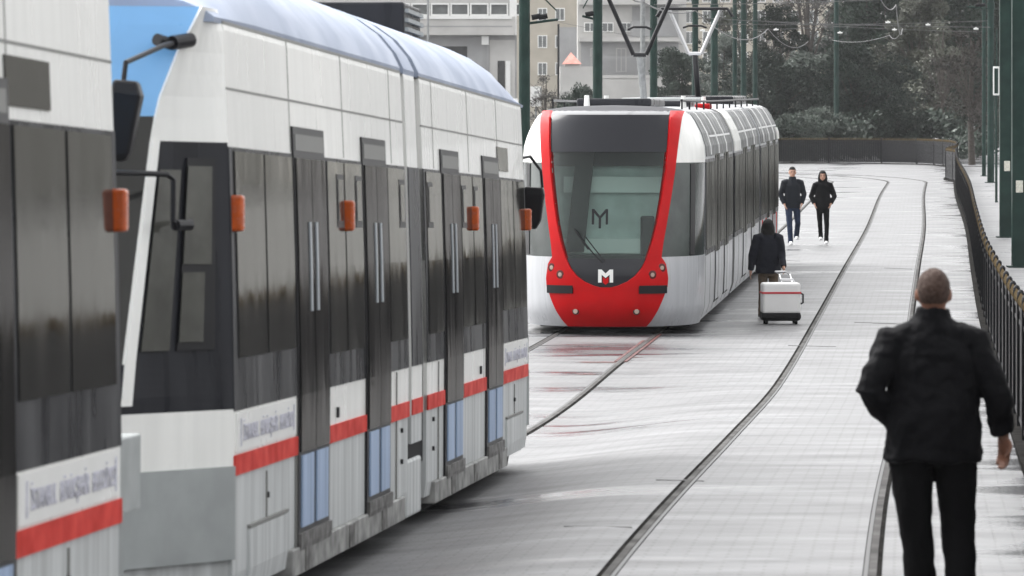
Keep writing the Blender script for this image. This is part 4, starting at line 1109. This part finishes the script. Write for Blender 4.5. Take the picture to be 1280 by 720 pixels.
# lamp posts / masts in the background
for (px, d, h, r, m, lab) in ((535, 330, 14, .10, 'greylpole', 'pale thin mast in front of the white apartment block'), (803.5, 250, 12, .16, 'greylpole', 'pale concrete mast behind the front pantograph'), (698, 300, 7.8, .09, 'iron', 'dark wooden post carrying the sagging cable')):
    x = XP(px, d); T = tag(empty('mast', (x, d, CZ - 3.3)), lab, 'mast')
    mb = MB(); mb.tube([(0, 0, 0), (0, 0, h)], [r, r * .7], 10); mb.build('shaft', m, T); mb = MB(); mb.tube([(0, 0, 0), (0, 0, .5)], [r * 1.6, r * 1.4], 10); mb.build('footing', m, T)
# ------------------------------------------------------------------ trees
def leaves(n, blobs, size, rnd, shell=.35):
    v, f = [], []
    for i in range(n):
        c, r = blobs[rnd.randrange(len(blobs))]
        while True:
            p = Vector((rnd.uniform(-1, 1), rnd.uniform(-1, 1), rnd.uniform(-1, 1)))
            if shell < p.length < 1: break
        q = Vector(c) + Vector((p.x * r[0], p.y * r[1], p.z * r[2]))
        if q.z < .1: q.z = rnd.uniform(.1, .5)
        a = Vector((rnd.gauss(0, 1), rnd.gauss(0, 1), rnd.gauss(0, 1))).normalized(); b = a.orthogonal().normalized()
        s_ = size * rnd.uniform(.5, 1.4); a = a * s_; b = b * s_ * rnd.uniform(.35, .7)
        o = len(v); v += [tuple(q - a), tuple(q + b), tuple(q + a), tuple(q - b)]; f.append((o, o + 1, o + 2, o + 3))
    return v, f
def crown_mesh(seed, n, w, h, z0, nb, size, bare=0):
    rnd = random.Random(seed); bl = []
    for i in range(nb):
        a = rnd.uniform(0, 6.28); rr = rnd.uniform(.1, .82); z = rnd.uniform(0, 1)
        rad = w * math.sqrt(max(.08, 1 - (2 * z - .9) ** 2 * .75)) * rr
        s_ = rnd.uniform(.12, .25) * w
        bl.append(((rad * math.cos(a), rad * math.sin(a), z0 + z * h), (s_, s_, s_ * rnd.uniform(.6, .9))))
    v, f = leaves(n, bl, size, rnd)
    me = bpy.data.meshes.new('crown'); me.from_pydata(v, [], f)
    limbs = [(Vector((0, 0, z0 + h * rnd.uniform(.0, .35))), Vector(b[0])) for b in bl[:14]]
    return me, limbs
TREES = []; CROWNS = {}
for seed, (n, w, h, z0, nb, size) in enumerate([(30000, 4.2, 8.0, 1.0, 80, .10), (26000, 3.4, 9.0, 1.6, 72, .095), (30000, 4.8, 6.0, .5, 78, .10), (2600, 3.6, 8.0, 2.4, 38, .11)]):
    cm, limbs = crown_mesh(seed + 11, n, w, h, z0, nb, size)
    tm = MB(); tm.tube([(0, 0, -.2), (.1, 0, z0 + .6), (0, .1, z0 + h * .55), (.1, 0, z0 + h * .9)], [.26, .20, .13, .04], 10)
    for a, b in limbs: tm.tube([a, a.lerp(b, .5) + Vector((0, 0, .2)), b], [.08, .05, .02], 6)
    if seed == 3:
        rnd = random.Random(5)
        for i in range(120):
            a, b = limbs[i % len(limbs)]; p = a.lerp(b, rnd.uniform(.5, 1)); q = p + Vector((rnd.gauss(0, .8), rnd.gauss(0, .8), rnd.uniform(.3, 1.6))); tm.tube([p, p.lerp(q, .5) + Vector((rnd.gauss(0, .1),) * 3), q], [.025, .016, .008], 5)
    to = tm.build('trunk', 'bark'); tme = to.data; bpy.data.objects.remove(to)
    TREES.append((cm, tme, ['leaf1', 'leaf2', 'leaf3', 'twig'][seed]))
def tree(kind, px, d, s_, label, mt=None, group='trees beyond the bend', sz=1.0):
    cm, tme, lm = TREES[kind]; x = XP(px, d)
    z = (gz(x, d) if d < 300 else CZ - 3.25)
    T = tag(empty('bush' if kind == 2 and s_ < .7 else 'tree', (x, d, z), (0, 0, random.uniform(0, 6.28))), label, 'bush' if kind == 2 and s_ < .7 else 'tree', group)
    T.scale = (s_, s_, s_ * sz)
    key = (kind, mt or lm)
    if key not in CROWNS: CROWNS[key] = cm.copy(); CROWNS[key].materials.append(M[mt or lm])
    c = CROWNS[key]; co = bpy.data.objects.new('crown', c); COL.objects.link(co); co.parent = T
    to = bpy.data.objects.new('trunk', tme); COL.objects.link(to); to.parent = T
    return T
TL = [  # kind, px, d, scale, mat, label
 (0, 850, 268, .62, 'leaf1', 'dark tree filling the gap behind the rear pantograph mast', 1.0),
 (1, 905, 262, .62, 'leaf2', 'grey-green tree behind the thin green poles above the red tram', 1.0),
 (2, 965, 252, .80, 'leaf2', 'broad grey-green tree low behind the far fence, left of the lone pole', 1.0),
 (0, 1010, 262, .66, 'leaf1', 'dark bushy tree directly left of the lone green pole', .9),
 (2, 1075, 250, .84, 'leaf2', 'broad grey-green tree low behind the far fence, right of the lone pole', 1.0),
 (0, 1095, 275, 1.0, 'leaf1', 'tall dark tree with a dense crown behind the lone pole', 1.05),
 (1, 1150, 258, .85, 'leaf3', 'olive tree before the fence corner', 1.0),
 (0, 1195, 268, .95, 'leaf1', 'dark dense tree by the fence corner, left of the slim pole', 1.1),
 (3, 1178, 246, .70, 'leaf3', 'half bare brownish tree in front of the dark tree at the corner', 1.0),
 (1, 1225, 262, 1.0, 'leaf1', 'dark tree rising behind the pavement poles', 1.1),
 (0, 1265, 275, 1.1, 'leaf1', 'dark tree hidden between the right edge poles', 1.1),
 (3, 1010, 300, 1.2, 'twig', 'half bare tree in front of the beige block', 1.0),
 (3, 930, 320, 1.1, 'leaf3', 'thin olive tree in front of the beige block above the red tram', 1.0),
 (1, 1060, 310, 1.05, 'leaf2', 'tall grey-green tree behind the lone pole top', 1.1),
 (0, 1135, 300, 1.2, 'leaf1', 'tall dark tree reaching the top of the picture', 1.1),
 (2, 1020, 240.5, .48, 'leaf1', 'dark shrub close behind the far fence', .8),
 (2, 1120, 241, .50, 'leaf1', 'dark shrub close behind the right of the far fence', .8),
 (2, 990, 236.5, .42, 'leaf1', 'dark shrub at the left of the far fence beside the tram end', .8),
 (1, 975, 285, .80, 'leaf1', 'dark tree behind the end of the red tram', 1.0),
 (3, 1215, 228, .7, 'twig', 'small bare tree on the pavement by the slim pole', .9),
]
for (kd, px, d, s_, mt, lab, sz) in TL: tree(kd, px, d, s_, lab, mt, sz=sz)
tree(2, 727, 225, .36, 'round dark green bush behind the roof of the red tram, before the small house', 'leaf1', group=None, sz=1.5)
tree(3, 682, 235, .42, 'spindly bare shrub right of the first green pole', 'twig', group=None)
# added block out of frame to the right, mirrored in the white trams' windows
B5 = building('apartment_building', 'pale unseen block past the right edge, added for the tram windows to reflect', 70, 150, 330, 20, CZ - 3.3, 22, 'bwhite')
# ------------------------------------------------------------------ light, air, camera
hd = MB(); rnd = random.Random(3); bl = [((XP(px, 236), 236 + rnd.uniform(-1, 3), CZ - 3.0 + rnd.uniform(.4, 1.7)), (.9, .9, .8)) for px in range(1040, 1300, 9) if px > 1205 or True]
hv, hf = leaves(9000, [((c[0], c[1] + (4 if c[0] < 22 else 0), c[2] + 3.2), r) for c, r in bl], .14, rnd, .1); hv = [(x, y, z - 3.2) for x, y, z in hv]
me = bpy.data.meshes.new('hedge'); me.from_pydata(hv, [], hf); me.materials.append(M['leaf1']); ho_ = bpy.data.objects.new('hedge', me); COL.objects.link(ho_)
tag(ho_, 'dark hedge running below the trees behind the far fence corner', 'hedge')
w = bpy.data.worlds.new('World'); S.world = w; w.use_nodes = True
nt = w.node_tree; N = nt.nodes; L = nt.links; bg = N['Background']
sky = N.new('ShaderNodeTexSky'); sky.sky_type = 'NISHITA'; sky.sun_disc = False
SE, SA = R(52), R(-50)
sky.sun_elevation = SE; sky.sun_rotation = SA; sky.dust_density = 4; sky.air_density = 1.2; sky.ozone_density = 1
hs = N.new('ShaderNodeHueSaturation'); hs.inputs['Saturation'].default_value = .05
L.new(sky.outputs[0], hs.inputs['Color']); L.new(hs.outputs[0], bg.inputs[0]); bg.inputs[1].default_value = .15
sd = bpy.data.lights.new('sun', 'SUN'); sd.energy = .9; sd.angle = R(42); sd.color = (1, .985, .96)
so = bpy.data.objects.new('sun', sd); COL.objects.link(so)
dirv = Vector((math.sin(SA) * math.cos(SE), math.cos(SA) * math.cos(SE), math.sin(SE)))
so.rotation_euler = dirv.to_track_quat('Z', 'Y').to_euler()
cd = bpy.data.cameras.new('camera'); cam = bpy.data.objects.new('camera', cd); COL.objects.link(cam); S.camera = cam
cam.location = (0, 0, CZ); cam.rotation_euler = (R(90), 0, 0)
cd.lens = F / 1280 * 36; cd.sensor_width = 36; cd.shift_y = -240 / 1280; cd.clip_end = 5000; cd.clip_start = .5
cd.dof.use_dof = True; cd.dof.focus_distance = 72; cd.dof.aperture_fstop = 9
S.view_settings.view_transform = 'Standard'; S.view_settings.look = 'None'; S.view_settings.exposure = 1.55; S.view_settings.gamma = 1
S.cycles.use_denoising = True
S.cycles.max_bounces = 8; S.cycles.transparent_max_bounces = 12
HAZE = .00013
if HAZE:
    hb = MB(); hb.box(-350, 350, -30, 700, -2.2, 40); ho = hb.build('haze', 'white'); ho['kind'] = 'stuff'
    hm = bpy.data.materials.new('haze'); hm.use_nodes = True; n = hm.node_tree.nodes; n.remove(n['Principled BSDF'])
    pv_ = n.new('ShaderNodeVolumePrincipled'); pv_.inputs['Color'].default_value = (.93, .94, .96, 1); pv_.inputs['Density'].default_value = HAZE
    hm.node_tree.links.new(pv_.outputs[0], n['Material Output'].inputs['Volume']); ho.data.materials.clear(); ho.data.materials.append(hm)
